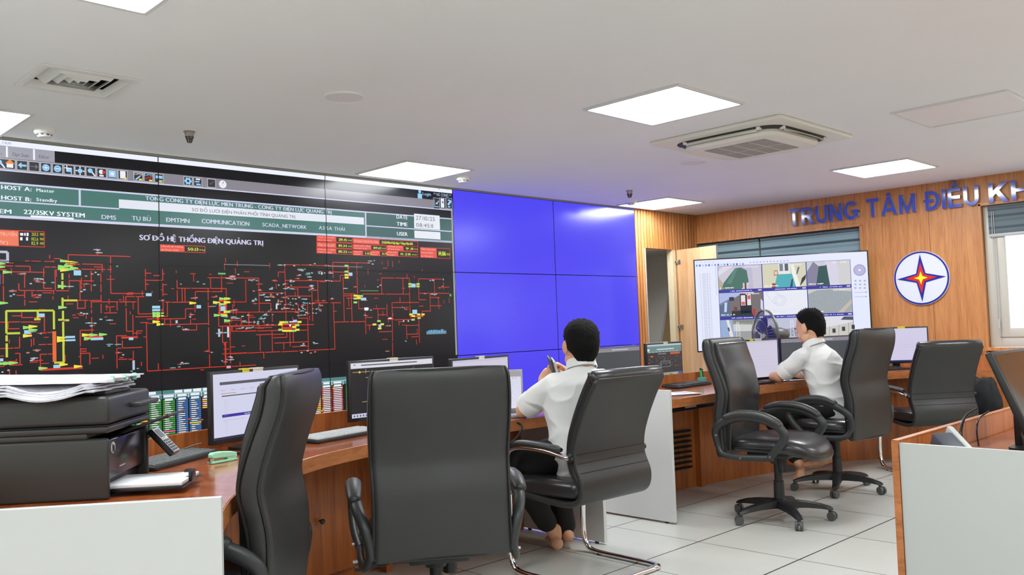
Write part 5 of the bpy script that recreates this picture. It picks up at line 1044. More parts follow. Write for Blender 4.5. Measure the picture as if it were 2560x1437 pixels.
exec_chair('high-backed black leather chair seen side-on, in front of the printer desk', (-5.85, -2.69, 0), 45, top=1.11, star=10)
exec_chair('large black chair turned squarely with its back to the camera, in the lower middle', (-4.985, -2.81, 0), -33, top=1.095, star=0, bot=.435)
exec_chair('empty black leather swivel chair facing the camera with both armrests showing', (-2.195, -2.69, 0), 186, top=1.11, star=44)
exec_chair('black swivel chair, back to the camera, behind the man in white near the television', (-1.14, -2.56, 0), -6, top=1.13, star=64)
cantilever_chair('black leather chair with chrome sled legs holding the man in front of the blue screen', (-3.765, -2.44, 0), -2)
cantilever_chair('black leather chair with chrome legs at the far right, a dark jacket over its side', (-.02, -2.76, 0), -38)
# ================================================================== MONITORS AND DESK ITEMS
m_mon = mat('monitor_black', rgb(26, 26, 28), .35)
m_px = screen_mat('monitor_pixels', 1.0, .25, .4)
m_tape = mat('paper_tape', rgb(216, 214, 200), .7); m_tapey = mat('yellow_tape', rgb(220, 206, 60), .6)
DZT = .75
def monitor(label, p0, p1, z1, h, paint, tapes=(), bez=.012, rough=.25, tilt=0, name='monitor', stand=True, group='desk monitors', deck=DZT):
    """p0,p1: plan positions of the left and right ends of the screen as seen by the operator"""
    a, b = Vector((p0[0], p0[1], 0)), Vector((p1[0], p1[1], 0)); w = (b-a).length; ux = (b-a).normalized()
    t = thing(name, label, 'monitor', ((a+b)/2)+Vector((0, 0, deck)), math.degrees(math.atan2(ux.y, ux.x)), group)
    zt = z1-deck; rot = rx(-tilt); piv = Vector((0, 0, zt-h))
    def tr(bm): bmesh.ops.transform(bm, matrix=Matrix.Translation(piv) @ rot.to_4x4() @ Matrix.Translation(-piv), verts=bm.verts)
    bm = B(); box(bm, (0, .014, zt-h/2), (w, .024, h), bev=.003); box(bm, (0, .035, zt-h*.52), (w*.5, .03, h*.5), bev=.008); tr(bm); obj('case', bm, m_mon, t)
    if stand:
        ny = .055+h*.62*math.sin(math.radians(tilt)); bm = B(); box(bm, (0, ny, (zt-h*.4)/2), (.06, .02, zt-h*.4), bev=.004); obj('stand_neck', bm, m_mon, t)
        bm = B(); prism(bm, [(x, y+(ny-.055)*.8) for x, y in rrect(.24, .17, .04, 4)], .0005, .012); obj('stand_base', bm, m_mon, t)
    for u, ww, mm in tapes:
        bm = B(); box(bm, (-w/2+u, .010, zt+.001), (ww, .030, .006)); box(bm, (-w/2+u, -.0005, zt-.006), (ww, .004, .014)); tr(bm); obj('tape_strip', bm, mm, t, label='strip of tape')
    M_ = Matrix.Translation(((a+b)/2)+Vector((0, 0, deck))) @ Matrix.Rotation(math.atan2(ux.y, ux.x), 4, 'Z') @ Matrix.Translation(piv) @ rot.to_4x4() @ Matrix.Translation(-piv)
    o = M_ @ Vector((-w/2+bez, .0016, zt-h+bez*1.6)); uy = (M_.to_3x3() @ Vector((0, 0, 1)))
    s = Sheet(o, ux, uy); paint(s, w-2*bez, h-bez*2.6); s.build('screen_picture', m_px, t); return t
def sc_report(s, w, h):
    s.rect(0, 0, w, h, rgb(206, 208, 232), 1); s.rect(w*.07, h*.83, w, h*.875, rgb(84, 84, 96), 2); s.rect(w*.09, h*.65, w, h*.665, rgb(60, 60, 66), 2)
    s.rect(w*.09, h*.33, w, h*.375, rgb(48, 44, 150), 2); s.scrib(w*.34, h*.342, w*.2, h*.018, rgb(200, 204, 240), 3)
    s.rect(0, 0, w, h*.035, rgb(30, 34, 70), 2)
    for k in range(8): s.rect(w*(.08+.11*k), h*.74, w*(.13+.11*k), h*.75, rgb(176, 178, 200), 2)
    s.rect(w*.08, h*.69, w*.25, h*.70, rgb(200, 130, 140), 2)
    for k in range(14): s.rect(w*.11, h*(.6-.019*k), w*(.14+.01*(k % 3)), h*(.604-.019*k), rgb(186, 188, 206), 2)
    for k in range(8): s.rect(w*.12, h*(.26-.026*k), w*.15, h*(.264-.026*k), rgb(186, 188, 206), 2)
    s.rect(w*.1, h*.28, w*.35, h*.284, rgb(190, 150, 160), 2)
def sc_diag(s, w, h):
    s.rect(0, 0, w, h, rgb(30, 30, 32), 1); s.rect(0, h*.9, w, h, rgb(214, 214, 224), 2); s.rect(w*.12, h*.945, w*.8, h*.965, rgb(80, 80, 90), 3); s.rect(0, h*.0, w, h*.075, rgb(196, 200, 220), 2)
    for k in range(9): s.rect(w*(.02+.035*k), h*.02, w*(.035+.035*k), h*.05, rgb(60, 70, 110), 3)
    s.rect(w*.035, h*.955, w*.055, h*.975, rgb(120, 120, 130), 3)
    for (x, y, l) in ((.02, .83, .2), (.17, .72, .1), (.22, .62, .1), (.12, .28, .14)): s.rect(w*x, h*y, w*(x+l), h*y+.002, rgb(226, 190, 110), 3); s.disc(w*(x+.08), h*y, .006, rgb(240, 196, 70), 4, 8)
    for x, y0, y1 in ((.24, .4, .85), (.17, .8, .88), (.6, .3, .8), (.75, .2, .85)): s.rect(w*x, h*y0, w*x+.002, h*y1, rgb(196, 190, 180), 3)
    for k in range(6): s.rect(w*.6, h*(.35+.07*k), w*.9, h*(.35+.07*k)+.002, rgb(200, 60, 50), 3); s.disc(w*.75, h*(.35+.07*k), .006, rgb(240, 210, 70), 4, 8)
    s.poly([(w*.19, h*.3), (w*.22, h*.3), (w*.205, h*.33)], rgb(120, 210, 90), 4)
def sc_pale(s, w, h):
    s.rect(0, 0, w, h, rgb(204, 198, 218), 1); s.rect(0, h*.955, w, h, rgb(190, 190, 214), 2)
    for k in range(6): s.rect(w*.3, h*(.3+.09*k), w*.93, h*(.3+.09*k)+.0015, rgb(190, 186, 208), 2)
def sc_pale_box(s, w, h): s.rect(0, 0, w, h, rgb(206, 200, 226), 1); s.frame(w*.62, h*.42, w*.78, h*.5, .0015, rgb(180, 176, 204), 2); s.rect(0, 0, w, h*.03, rgb(52, 60, 150), 2)
def sc_dark(s, w, h):
    s.rect(0, 0, w, h, rgb(70, 74, 78), 1); s.rect(0, h*.90, w, h, rgb(132, 130, 140), 2); s.rect(w*.4, h*.935, w*.75, h*.96, rgb(190, 190, 196), 3)
    for k in range(9): s.rect(w*(.03+.05*k), h*.915, w*(.055+.05*k), h*.925, rgb(176, 178, 186), 3)
def sc_scada(s, w, h):
    s.rect(0, 0, w, h, rgb(56, 54, 56), 1); s.rect(0, h*.77, w, h, rgb(104, 134, 134), 2); s.rect(0, h*.95, w, h, rgb(178, 190, 192), 3); s.rect(w*.27, h*.84, w*.77, h*.875, rgb(196, 200, 204), 3); s.rect(0, h*.82, w*.06, h*.88, rgb(222, 226, 230), 3)
    for k in range(9): s.rect(w*(.03+.1*k), h*.785, w*(.09+.1*k), h*.8, rgb(184, 190, 192), 3)
    s.scrib(w*.3, h*.72, w*.25, h*.02, rgb(200, 190, 190), 4); s.rect(w*.66, h*.70, w*.95, h*.76, rgb(190, 92, 66), 3); s.rect(w*.08, h*.655, w*.16, h*.69, rgb(216, 96, 70), 3)
    q = random.Random(3)
    for _ in range(60): x, y = q.random()*w, h*(.36+.3*q.random()); s.rect(x, y, x+.005+.008*q.random(), y+.0018, q.choice((rgb(190, 90, 70), rgb(140, 150, 156), rgb(190, 180, 90))), 3)
    s.frame(w*.36, h*.36, w*.65, h*.52, .002, rgb(150, 170, 186), 5); s.rect(w*.36, h*.47, w*.65, h*.475, rgb(150, 170, 186), 5); s.rect(w*.37, h*.4, w*.39, h*.44, rgb(110, 160, 190), 5)
    s.rect(0, h*.03, w, h*.2, rgb(150, 160, 150), 2)
    for k in range(26): x = w*k/26; s.rect(x, h*.05, x+w/30, h*(.1+.1*q.random()), q.choice((rgb(90, 150, 90), rgb(206, 110, 96), rgb(190, 190, 120), rgb(30, 30, 30), rgb(200, 204, 206))), 3)
    s.rect(w*.88, h*.05, w, h*.2, rgb(60, 90, 170), 4); s.rect(0, 0, w, h*.035, rgb(26, 36, 56), 4)
def sc_laptop(s, w, h):
    s.rect(0, 0, w, h, rgb(204, 204, 222), 1); s.rect(0, h*.86, w, h, rgb(150, 146, 150), 2)
    for k in range(3): s.frame(w*.3, h*(.2+.2*k), w*.85, h*(.3+.2*k), .0015, rgb(176, 176, 196), 2)
    for k in range(3): s.rect(w*(.8+.05*k), h*.81, w*(.82+.05*k), h*.83, rgb(150, 150, 166), 3)
monitor('left monitor showing a pale report page, left of the side-on chair', (-5.475, -2.0), (-4.98, -1.853), 1.088, .30, sc_report, ((.19, .035, m_tapey), (.26, .055, m_tape)))
monitor('monitor showing a dark diagram, partly behind the large black chair back', (-4.672, -1.793), (-4.14, -1.80), 1.089, .30, sc_diag, ((.27, .05, m_tape),))
a = onplane(1272, 886, (-3.7, -1.70, 0), (0, 1, 0))
monitor('wide monitor behind the large black chair back, its top edge before the blue screen', (a.x-.53, -1.80), (a.x, -1.70), a.z, .30, sc_pale, ((.27, .05, m_tape),))
a = onplane(1600, 863, (0, -1.64, 0), (0, 1, 0))
monitor('thin-edged monitor with a dark picture just right of the seated man by the blue screen', (a.x-.50, -1.62), (a.x, -1.64), a.z, .29, sc_dark, bez=.006)
monitor('monitor showing a grid diagram with coloured bars, left of the empty chair facing us', (-1.885, -1.50), (-1.43, -1.50), 1.072, .30, sc_scada, ((.24, .05, m_tape),))
a = onplane(1945, 845, (-.86, -2.0, 0), (-.2, 1, 0))
def at_depth(x, y, d): return CAM + ray(x, y)*d
A_ = at_depth(1945, 845, 6.55); monitor('pale pinkish monitor left of the man near the television', (A_.x-.50, A_.y+.10), (A_.x, A_.y), A_.z, .30, sc_pale, ((.22, .035, m_tapey), (.29, .07, m_tape)))
A_ = at_depth(1950, 845, 6.62); B_ = at_depth(2125, 836, 6.80); monitor('dark monitor directly in front of the man near the television', (A_.x, A_.y), (B_.x, B_.y), A_.z, .31, sc_dark, bez=.008)
B_ = at_depth(2320, 815, 7.45); monitor('pale lilac monitor against the wood wall, beyond the two right-hand chairs', (B_.x-.30, B_.y+.42), (B_.x, B_.y), B_.z, .31, sc_pale_box, ((.30, .06, m_tapey),))
# big glossy monitor at the right edge, leaning back, switched off
def sc_off(s, w, h): s.rect(0, 0, w, h, rgb(6, 6, 8), 1)
m_px = screen_mat('monitor_off', 1.0, .06, .9)
monitor('large switched-off glossy monitor leaning back at the right edge of the picture', (-3.85, -4.555), (-3.30, -4.555), 1.11, .345, sc_off, tilt=21, group=None, deck=.73)
m_px = MATS['monitor_pixels']

# keyboards
m_kb = mat('keyboard_black', rgb(30, 30, 32), .45); m_key = mat('keycap_grey', rgb(118, 122, 122), .5); m_keyl = mat('keycap_pale', rgb(206, 208, 208), .5)
m_keyd = mat('keycap_dark', rgb(44, 46, 48), .45)
def keyboard(label, c, rot, km, w=.44, d=.15, bodym=m_kb, thick=.022, z=DZT):
    t = thing('keyboard', label, 'keyboard', (c[0], c[1], z), rot, 'desk keyboards'); bm = B()
    rings = [[Vector((x*s, y*s, zz + (.008*(y/d+.5)))) for x, y in rrect(w, d, .012, 3)] for zz, s in ((.001, .98), (.006, 1), (thick*.6, 1), (thick*.75, .985))]
    loft(bm, rings); obj('case', bm, bodym, t, ang=50); bm = B()
    for r in range(6):
        n = 21 if r else 17; kw = (w-.03)/21; y = d/2-.018-r*(d-.032)/5.4; zz = thick*.75+.0025+.008*(y/d+.5)
        for k in range(n):
            if r == 5 and 4 <= k <= 8: continue
            x = -w/2+.02+k*kw if r else -w/2+.02+k*kw*1.22
            if r and k in (14, 18): x += .0
            box(bm, (x, y, zz), (kw*.82, (d-.032)/6.6, .006))
        if r == 5: box(bm, (-w/2+.02+6*kw, y, zz), (kw*4.7, (d-.032)/6.6, .006))
    obj('keys', bm, km, t); return t
keyboard('black keyboard with grey keys beside the printer control pad', (-5.655, -2.04), 33, m_key)
keyboard('keyboard with pale keys between the side-on chair and the large chair back', (-4.845, -1.97), 14, m_keyl, bodym=m_kb)
keyboard('black keyboard in front of the grid diagram monitor on the right desk', (-1.72, -1.73), 3, m_keyd, w=.46)
keyboard('dark keyboard under the lilac monitor by the wood wall', (.33, -2.26), -32, m_keyd, w=.42)
keyboard('keyboard half hidden in front of the man near the television', (-.78, -2.13), -12, m_keyd, w=.40)
# mice
def mouse(label, c, rot, m):
    t = thing('computer_mouse', label, 'mouse', (c[0], c[1], DZT), rot); bm = B(); rr = []
    for z, s in ((.001, .92), (.006, 1), (.018, .96), (.028, .75), (.034, .4), (.035, .1)): rr.append([Vector((.031*s*math.cos(a), .055*s*math.sin(a)-(.006 if z > .02 else 0), z)) for a in [k*math.pi/12 for k in range(24)]])
    loft(bm, rr); obj('shell', bm, m, t, ang=80); bm = B(); box(bm, (0, .032, .026), (.006, .016, .008), bev=.002); obj('scroll_wheel', bm, m_kb, t)
    bm = B(); tube(bm, smooth_path([(0, .054, .008), (.01, .10, .004), (-.02, .17, .004), (.0, .24, .004)], 5), .0022, 6); obj('cord', bm, m_kb, t)
mouse('black mouse at the left edge of the large chair back', (-4.60, -1.93), 10, mat('mouse_black', rgb(30, 30, 32), .25))
mouse('black mouse on papers beside the man near the television', (-.98, -2.05), -20, mat('mouse_black', rgb(30, 30, 32), .25))
# stapler
t = thing('stapler', 'mint green stapler on the left desk', 'stapler', (-5.535, -2.215, DZT), 14)
m_mint = mat('mint_plastic', rgb(160, 222, 186), .35)
bm = B(); box(bm, (0, 0, .005), (.12, .032, .009), bev=.003); box(bm, (.035, 0, .014), (.045, .028, .014), bev=.003); obj('base', bm, m_mint, t)
bm = B(); rr = []
for x, z0, z1, w in ((-.060, .024, .036, .024), (-.05, .020, .042, .030), (-.01, .018, .042, .031), (.04, .016, .036, .030), (.06, .012, .030, .027)): rr.append([Vector((x, -w/2, z0)), Vector((x, w/2, z0)), Vector((x, w/2*.9, z1)), Vector((x, -w/2*.9, z1))])
loft(bm, rr); obj('cover', bm, m_mint, t, bevel=.003)
bm = B(); box(bm, (-.055, 0, .016), (.018, .014, .012)); obj('staple_head', bm, m_steel, t)
def pen(label, p, q, m, capm):
    a, b = Vector((p[0], p[1], DZT+.006)), Vector((q[0], q[1], DZT+.006)); t = thing('pen', label, 'pen', a); d = b-a
    bm = B(); cyl(bm, d*.02, d*.75, .0048, n=10); cyl(bm, d*0, d*.02, .0025, .0048, n=10); obj('barrel', bm, m, t)
    bm = B(); cyl(bm, d*.72, d, .0054, n=10); box(bm, d*.88+Vector((0, 0, .006)), (.004, .03, .002), Matrix.Rotation(math.atan2(d.y, d.x)-math.pi/2, 3, 'Z')); obj('cap', bm, capm, t)
p0, p1 = onplane(563, 1130, (0, 0, .756), (0, 0, 1)), onplane(622, 1134, (0, 0, .756), (0, 0, 1))
m_pen = mat('pen_dark', rgb(30, 32, 44), .3); m_penb = mat('pen_blue', rgb(48, 56, 176), .3)
pen('dark pen with blue cap in front of the report monitor', p0, p1, m_pen, m_penb)
pen('second dark pen lying just behind the blue-capped one', p0+Vector((.01, .012, 0)), p1+Vector((-.005, .016, 0)), m_pen, m_pen)
# monitor lead on left desk
t = obj('cable', (lambda bm: (tube(bm, smooth_path([(-5.50, -1.96, .80), (-5.53, -1.93, .79), (-5.57, -1.90, .77), (-5.60, -1.92, .755)], 6), .0025, 6), bm)[1])(B()), mat('cable_grey', rgb(96, 92, 88), .5)); tag(t, 'thin grey lead hanging at the left side of the report monitor', 'cable')
t = obj('cable', (lambda bm: (tube(bm, smooth_path([(-3.93, -2.17, .74), (-3.93, -2.235, .72), (-4.02, -2.26, .66), (-4.20, -2.24, .58), (-4.40, -2.1, .5)], 6), .006, 6), tube(bm, smooth_path([(-3.90, -2.0, .70), (-3.98, -2.2, .64), (-4.08, -2.24, .58), (-4.3, -2.2, .52)], 6), .005, 6), bm)[2])(B()), m_bezel); tag(t, 'black cables hanging from the desk edge under the elbow of the seated man', 'cable')
# laptop before the man
def laptop(label, c, rot, tilt=14):
    t = thing('laptop', label, 'laptop', (c[0], c[1], DZT), rot); m_sil = mat('laptop_silver', rgb(150, 150, 156), .35, metal=.3)
    bm = B(); box(bm, (0, 0, .009), (.35, .24, .016), bev=.004); obj('base', bm, m_sil, t)
    bm = B()
    for r in range(5):
        for k in range(14): box(bm, (-.15+k*.023, .075-r*.021, .0185), (.019, .017, .002))
    obj('keys', bm, m_kb, t)
    R_ = rx(-tilt); bm = B(); box(bm, Vector((0, .122, .018))+R_ @ Vector((0, .002, .115)), (.35, .006, .23), R_, bev=.003); ld = obj('lid', bm, m_sil, t)
    M_ = Matrix.Translation(t.location) @ Matrix.Rotation(math.radians(rot), 4, 'Z'); o = M_ @ (Vector((0, .122, .018))+R_ @ Vector((-.165, -.0015, .012)))
    s = Sheet(o, M_.to_3x3() @ Vector((1, 0, 0)), M_.to_3x3() @ (R_ @ Vector((0, 0, 1)))); sc_laptop(s, .33, .205); bpy.context.view_layer.update(); s.build('screen_picture', m_px, t); return t
laptop('open silver laptop on the desk in front of the man by the blue screen', (-3.88, -1.965), -42)
# papers
m_pap = mat('paper', rgb(232, 232, 236), .8)
def sheets(label, c, rot, n=3, w=.21, d=.297, z=DZT, name='paper_sheets', extra=None):
    t = thing(name, label, 'papers', (c[0], c[1], z), rot); q = random.Random(n)
    for k in range(n):
        bm = B(); box(bm, (q.uniform(-.02, .02), q.uniform(-.02, .02), .0015+k*.0028), (w, d, .0012), rz(q.uniform(-9, 9))); o = obj('sheet', bm, m_pap, t)
        if extra: bm = B(); box(bm, (0, -.05, .0026+k*.0028), (w*.7, .012, .0004)); box(bm, (0, -.09, .0026+k*.0028), (w*.7, .008, .0004)); obj('printed_band', bm, extra, o)
    return t
sheets('white sheets with blue print on the right desk beside its white end panel', (-2.33, -2.04), 70, 3, extra=mat('blue_ink', rgb(90, 92, 180), .7))
sheets('white papers under the hands of the man near the television', (-.98, -2.1), 60, 3)
# green highlighter and cyan box
t = thing('pen_box', 'small turquoise box holding a green marker on the right desk', 'box', (-1.36, -1.62, DZT), 10)
bm = B(); box(bm, (0, 0, .021), (.06, .05, .042), bev=.004); obj('box', bm, mat('turquoise_plastic', rgb(96, 176, 180), .4), t)
bm = B(); cyl(bm, (-.01, 0, .04), (-.015, 0, .10), .009, n=12); obj('marker', bm, mat('marker_green', rgb(80, 210, 120), .35), t)
bm = B(); cyl(bm, (-.015, 0, .10), (-.0155, 0, .112), .0075, n=12); cyl(bm, (.012, 0, .04), (.006, .0, .105), .007, n=12); obj('dark_marker', bm, m_bezel, t)
# desk fan behind the monitors
fp = at_depth(1913, 838, 7.1)
t = thing('desk_fan', 'grey desk fan with wire guard in front of the television', 'fan', (fp.x, fp.y, 0), 238)
m_fan = mat('fan_grey', rgb(92, 92, 92), .4); m_wire = mat('fan_wire', rgb(120, 120, 124), .35, metal=.5)
zc_ = fp.z; rf = .205
bm = B()
for sy in (-1, 1):
    for k in range(44):
        a = k*2*math.pi/44; tube(bm, [Vector((math.cos(a)*r*rf, sy*(.012+.055*(1-r**2.2)), zc_+math.sin(a)*r*rf)) for r in (.25, .45, .65, .82, .94, 1)], .0011, 4)
    for r in (.3, .62): tube(bm, [Vector((math.cos(a)*r*rf, sy*(.012+.055*(1-r**2.2)), zc_+math.sin(a)*r*rf)) for a in [k*math.pi/20 for k in range(40)]], .0014, 5, closed=True)
obj('wire_guard', bm, m_wire, t)
bm = B(); tube(bm, [Vector((math.cos(a)*rf, 0, zc_+math.sin(a)*rf)) for a in [k*math.pi/24 for k in range(48)]], .007, 8, closed=True, flat=1.8); obj('guard_rim', bm, m_fan, t)
bm = B(); cyl(bm, (0, -.075, zc_), (0, -.062, zc_), .035, n=20); obj('centre_badge', bm, m_fan, t)
for k in range(3):
    bm = B(); rr = []
    for r in (.02, .05, .09, .13, .148):
        ww = .5+.5*math.sin(r/.15*2.6); rr.append([Matrix.Rotation(math.radians(120*k+dd*ww), 3, 'Y') @ Vector((r, .018*dd/50+oo, 0))+Vector((0, 0, zc_)) for dd, oo in ((-42, 0), (-14, 0), (14, 0), (42, 0), (42, .003), (14, .003), (-14, .003), (-42, .003))])
    loft(bm, rr); obj('blade', bm, mat('fan_blade_blue', rgb(58, 60, 120), .3), t, ang=60)
bm = B(); tube(bm, [(0, .03, zc_), (0, .06, zc_+.005), (0, .13, zc_+.005), (0, .19, zc_), (0, .21, zc_)], [.04, .055, .056, .045, .02], 18); obj('motor_housing', bm, m_fan, t, ang=60)
bm = B(); box(bm, (-.05, .13, zc_-.01), (.012, .045, .06)); obj('sticker', bm, mat('sticker_green', rgb(130, 190, 90), .5), t)
bm = B(); cyl(bm, (0, .10, .0), (0, .10, zc_-.03), .014); lathe(bm, [(.16, .0), (.16, .012), (.10, .03), (.03, .05)], (0, .10, 0)); obj('pole', bm, m_fan, t)
# things on the cubicle desk
t = thing('desk_phone', 'grey and white desk phone leaning behind the foreground white panel', 'phone', (-4.09, -4.37, .73), -40)
bm = B(); box(bm, (0, 0, .045), (.07, .15, .05), rx(28), bev=.008); obj('phone_body', bm, mat('phone_grey', rgb(62, 66, 76), .45), t)
bm = B(); box(bm, (.042, .005, .06), (.022, .19, .035), rx(28), bev=.008); obj('handset', bm, m_white, t)
t = obj('cable', (lambda bm: (tube(bm, smooth_path([(-3.80, -4.31, .745), (-3.80, -4.30, .80), (-3.75, -4.30, .85), (-3.66, -4.31, .87)], 6), .005, 8), tube(bm, smooth_path([(-3.72, -4.33, .745), (-3.73, -4.33, .80), (-3.70, -4.33, .84), (-3.62, -4.34, .86)], 6), .003, 8), bm)[2])(B()), m_bezel); tag(t, 'black looping cable behind the leaning glossy monitor', 'cable')
# jacket on the far right chair
t = thing('jacket', 'dark jacket hanging over the right side of the far right chair', 'jacket', (.0, -2.82, 0), -38)
bm = B(); q = random.Random(5); rr = []
for i, z in enumerate([.70-.03*k for k in range(11)]):
    s = i/10; w = .035+.035*math.sin(s*2.6); d = .09+.07*math.sin(s*2.4); ring = []
    for k in range(20):
        a = k*2*math.pi/20; wob = 1+.16*math.sin(a*5+s*4)+q.uniform(-.04, .04); ring.append(Vector((.345+w*math.cos(a)*wob, -.12+d*math.sin(a)*wob, z-.02*math.sin(a*3))))
    rr.append(ring)
loft(bm, rr); obj('cloth', bm, mat('jacket_black', rgb(22, 23, 24), .8, bump=.4, bscale=60), t, ang=80)

# ================================================================== PRINTER
pr_ = thing('printer', 'black multifunction printer on the left desk with a thick paper bundle on top', 'printer', (-6.113, -2.654, DZT), math.degrees(math.atan2(.62, -.78)))
# local axes: +x runs back-left along the side face seen from here, -y is away from the camera (front runs along -y)
m_prn = mat('printer_black', rgb(52, 53, 51), .42, bump=.08, bscale=700); m_prd = mat('printer_dark', rgb(28, 28, 30), .3); m_prg = mat('printer_gloss', rgb(46, 42, 46), .18)
WL, DF = .42, .40     # length along the side, width of the front
def pb(x0, x1, y0, y1, z0, z1, bev=.012, m=m_prn, nm='body', par=None):
    bm = B(); box(bm, ((x0+x1)/2, -(y0+y1)/2, (z0+z1)/2), (x1-x0, y1-y0, z1-z0), bev=bev, seg=3); return obj(nm, bm, m, par or pr_)
pb(0, WL, 0, .022, 0, .185, .010, nm='side_panel'); pb(0, WL, DF-.022, DF, 0, .185, .010, nm='side_panel'); pb(.03, WL, .02, DF-.02, .0, .15, .006, m_prd, 'lower_body')
pb(.012, .035, .02, DF-.02, .055, .175, .004, m_prg, 'front_cover')
pb(.035, .06, .02, .06, .01, .06, .003, m_prd, 'tray_guide')
pb(.06, WL, .0, DF, .183, .202, .006, nm='neck')
pb(-.004, WL, -.004, DF+.004, .200, .2225, .008, nm='scanner_bed'); pb(-.004, WL, -.004, DF+.004, .2245, .312, .014, nm='scanner_lid')
pb(-.0055, WL, -.0055, DF+.0055, .2225, .2245, .0, m_prd, 'lid_seam')
pb(.02, .34, .05, .28, .312, .326, .006, nm='feeder_cover'); pb(-.035, .0, .19, DF+.0, .262, .277, .004, m_prn, 'feeder_tray'); pb(-.004, .0, .14, .20, .27, .28, .001, m_prd, 'lid_notch')
bm = B(); R1_ = rz(0) @ ry(-12); box(bm, (-.05, -(.27), .205), (.17, .20, .010), ry(18), bev=.003); obj('output_tray', bm, m_prd, pr_)
# round maker's mark (two letters in a ring)
bm = B(); t_ = [(0, .0178*math.cos(k*2*math.pi/28), .0178*math.sin(k*2*math.pi/28)) for k in range(28)]
loft(bm, [[Vector((.0115, -.075+y, .148+z)) for _, y, z in t_], [Vector((.0095, -.075+y, .148+z)) for _, y, z in t_]]); bd = obj('round_logo', bm, mat('logo_pale', rgb(200, 200, 194), .4), pr_)
bm = B()
for yy, z0, z1 in ((-.068, .134, .160), (-.076, .138, .154), (-.081, .130, .154)): box(bm, (.009, yy, (z0+z1)/2), (.002, .0026, z1-z0))
for yy, zz in ((-.072, .1535), (-.0785, .1535), (-.0785, .139)): box(bm, (.009, yy, zz), (.002, .007, .0026))
obj('logo_letters', bm, m_prd, bd)
bm = B(); box(bm, (.0113, -.16, .082), (.0015, .05, .003)); obj('model_text', bm, m_white, pr_)
# tilted control pad
cp_R = Matrix.Rotation(math.radians(-42), 3, 'Y') @ Matrix.Rotation(0, 3, 'X')
cpc = Vector((-.055, -.375, .125))
bm = B(); box(bm, cpc, (.115, .075, .020), ry(-48), bev=.004); cpo = obj('control_pad', bm, m_prd, pr_)
Rm = ry(-48).to_4x4(); fn = (ry(-48) @ Vector((0, 0, 1)))
sgn = 1
def pad(u, v, su, sv, h, m, nm): bm = B(); box(bm, cpc+ry(-48) @ Vector((u, v, sgn*(.0105+h/2))), (su, sv, h), ry(-48)); return obj(nm, bm, m, cpo)
pad(0, 0, .108, .070, .001, mat('pad_silver', rgb(178, 182, 184), .35), 'face'); pad(.03, 0, .034, .046, .002, mat('pad_display', rgb(80, 92, 116), .2), 'display')
bm = B()
for r in range(5):
    for c in range(3): box(bm, cpc+ry(-48) @ Vector((-.003-r*.0105, -.02+c*.02, sgn*.0125)), (.007, .014, .002), ry(-48))
obj('buttons', bm, m_prd, cpo)
# paper tray with sheets
bm = B(); box(bm, (-.075, -.155, .020), (.26, .23, .010), bev=.002); obj('paper_tray', bm, m_prd, pr_)
bm = B(); box(bm, (-.085, -.15, .0305), (.235, .21, .010), bev=.001); ps = thing('paper_ream', 'stack of white paper sticking out of the printer tray', 'papers', (0, 0, 0)); 
ps.location = pr_.location; ps.rotation_euler = pr_.rotation_euler; obj('sheets', bm, m_pap, ps)
bm = B(); box(bm, (-.207, -.15, .040), (.012, .05, .034), bev=.003); box(bm, (-.195, -.15, .055), (.02, .03, .008), bev=.002); obj('paper_stop', bm, m_prd, pr_)
# paper bundle on top, folded over on the left
t = thing('paper_bundle', 'thick folded bundle of white papers with mint clips lying on the printer', 'papers', tuple(pr_.location))
t.rotation_euler = pr_.rotation_euler
m_papg = mat('paper_bundle_edge', rgb(206, 204, 212), .8, noise=.25, nscale=60)
q = random.Random(11)
def bundle(name, x0, x1, y0, y1, zf, th, m, par, seed):
    """wavy slab in printer coordinates; zf(x,y) lower height"""
    nx, ny = 22, 12; bm = B(); top, bot = [], []
    for i in range(nx+1):
        a, b = [], []
        for j in range(ny+1):
            s, r = i/nx, j/ny; x = x0+(x1-x0)*s; y = -(y0+(y1-y0)*r)
            if j in (0, ny): y += .006*math.sin(i*1.1+seed)
            if i in (0, nx): x += .008*math.sin(j*1.3+seed)
            z = zf(s, r); a.append(bm.verts.new((x, y, z+th(s, r)))); b.append(bm.verts.new((x, y, z)))
        top.append(a); bot.append(b)
    for i in range(nx):
        for j in range(ny): bm.faces.new((top[i][j], top[i+1][j], top[i+1][j+1], top[i][j+1])); bm.faces.new((bot[i][j], bot[i][j+1], bot[i+1][j+1], bot[i+1][j]))
    for i in range(nx): bm.faces.new((top[i][0], bot[i][0], bot[i+1][0], top[i+1][0])); bm.faces.new((top[i][ny], top[i+1][ny], bot[i+1][ny], bot[i][ny]))
    for j in range(ny): bm.faces.new((top[0][j], top[0][j+1], bot[0][j+1], bot[0][j])); bm.faces.new((top[nx][j], bot[nx][j], bot[nx][j+1], top[nx][j+1]))
    return obj(name, bm, m, par, ang=50)
Z0 = .327
for k in range(4): bundle('paper_layer', .02+.01*k, .52, -.05+.012*k, .33, lambda s, r, k=k: Z0+.0065*k-.024*max(0, 1-r*4)*math.sin(min(1, max(0, (s-.05)/.45))*math.pi)+.003*math.sin(s*9+k), lambda s, r: .0055, m_papg, t, k)
bundle('paper_layer', .0, .50, .0, .31, lambda s, r: Z0+.026+.010*s**1.5, lambda s, r: .008+.006*s, m_pap, t, 3)
bundle('paper_layer', -.01, .50, .04, .31, lambda s, r: Z0+.035+.016*s**1.5, lambda s, r: .004, m_pap, t, 7)
for (x, y) in ((.005, .055), (.0, .15), (-.002, .24)):
    bm = B(); box(bm, (x-.002, -y, Z0+.033), (.014, .022, .022), rz(20), bev=.002); obj('mint_clip', bm, mat('mint_clip', rgb(132, 196, 178), .5), t)
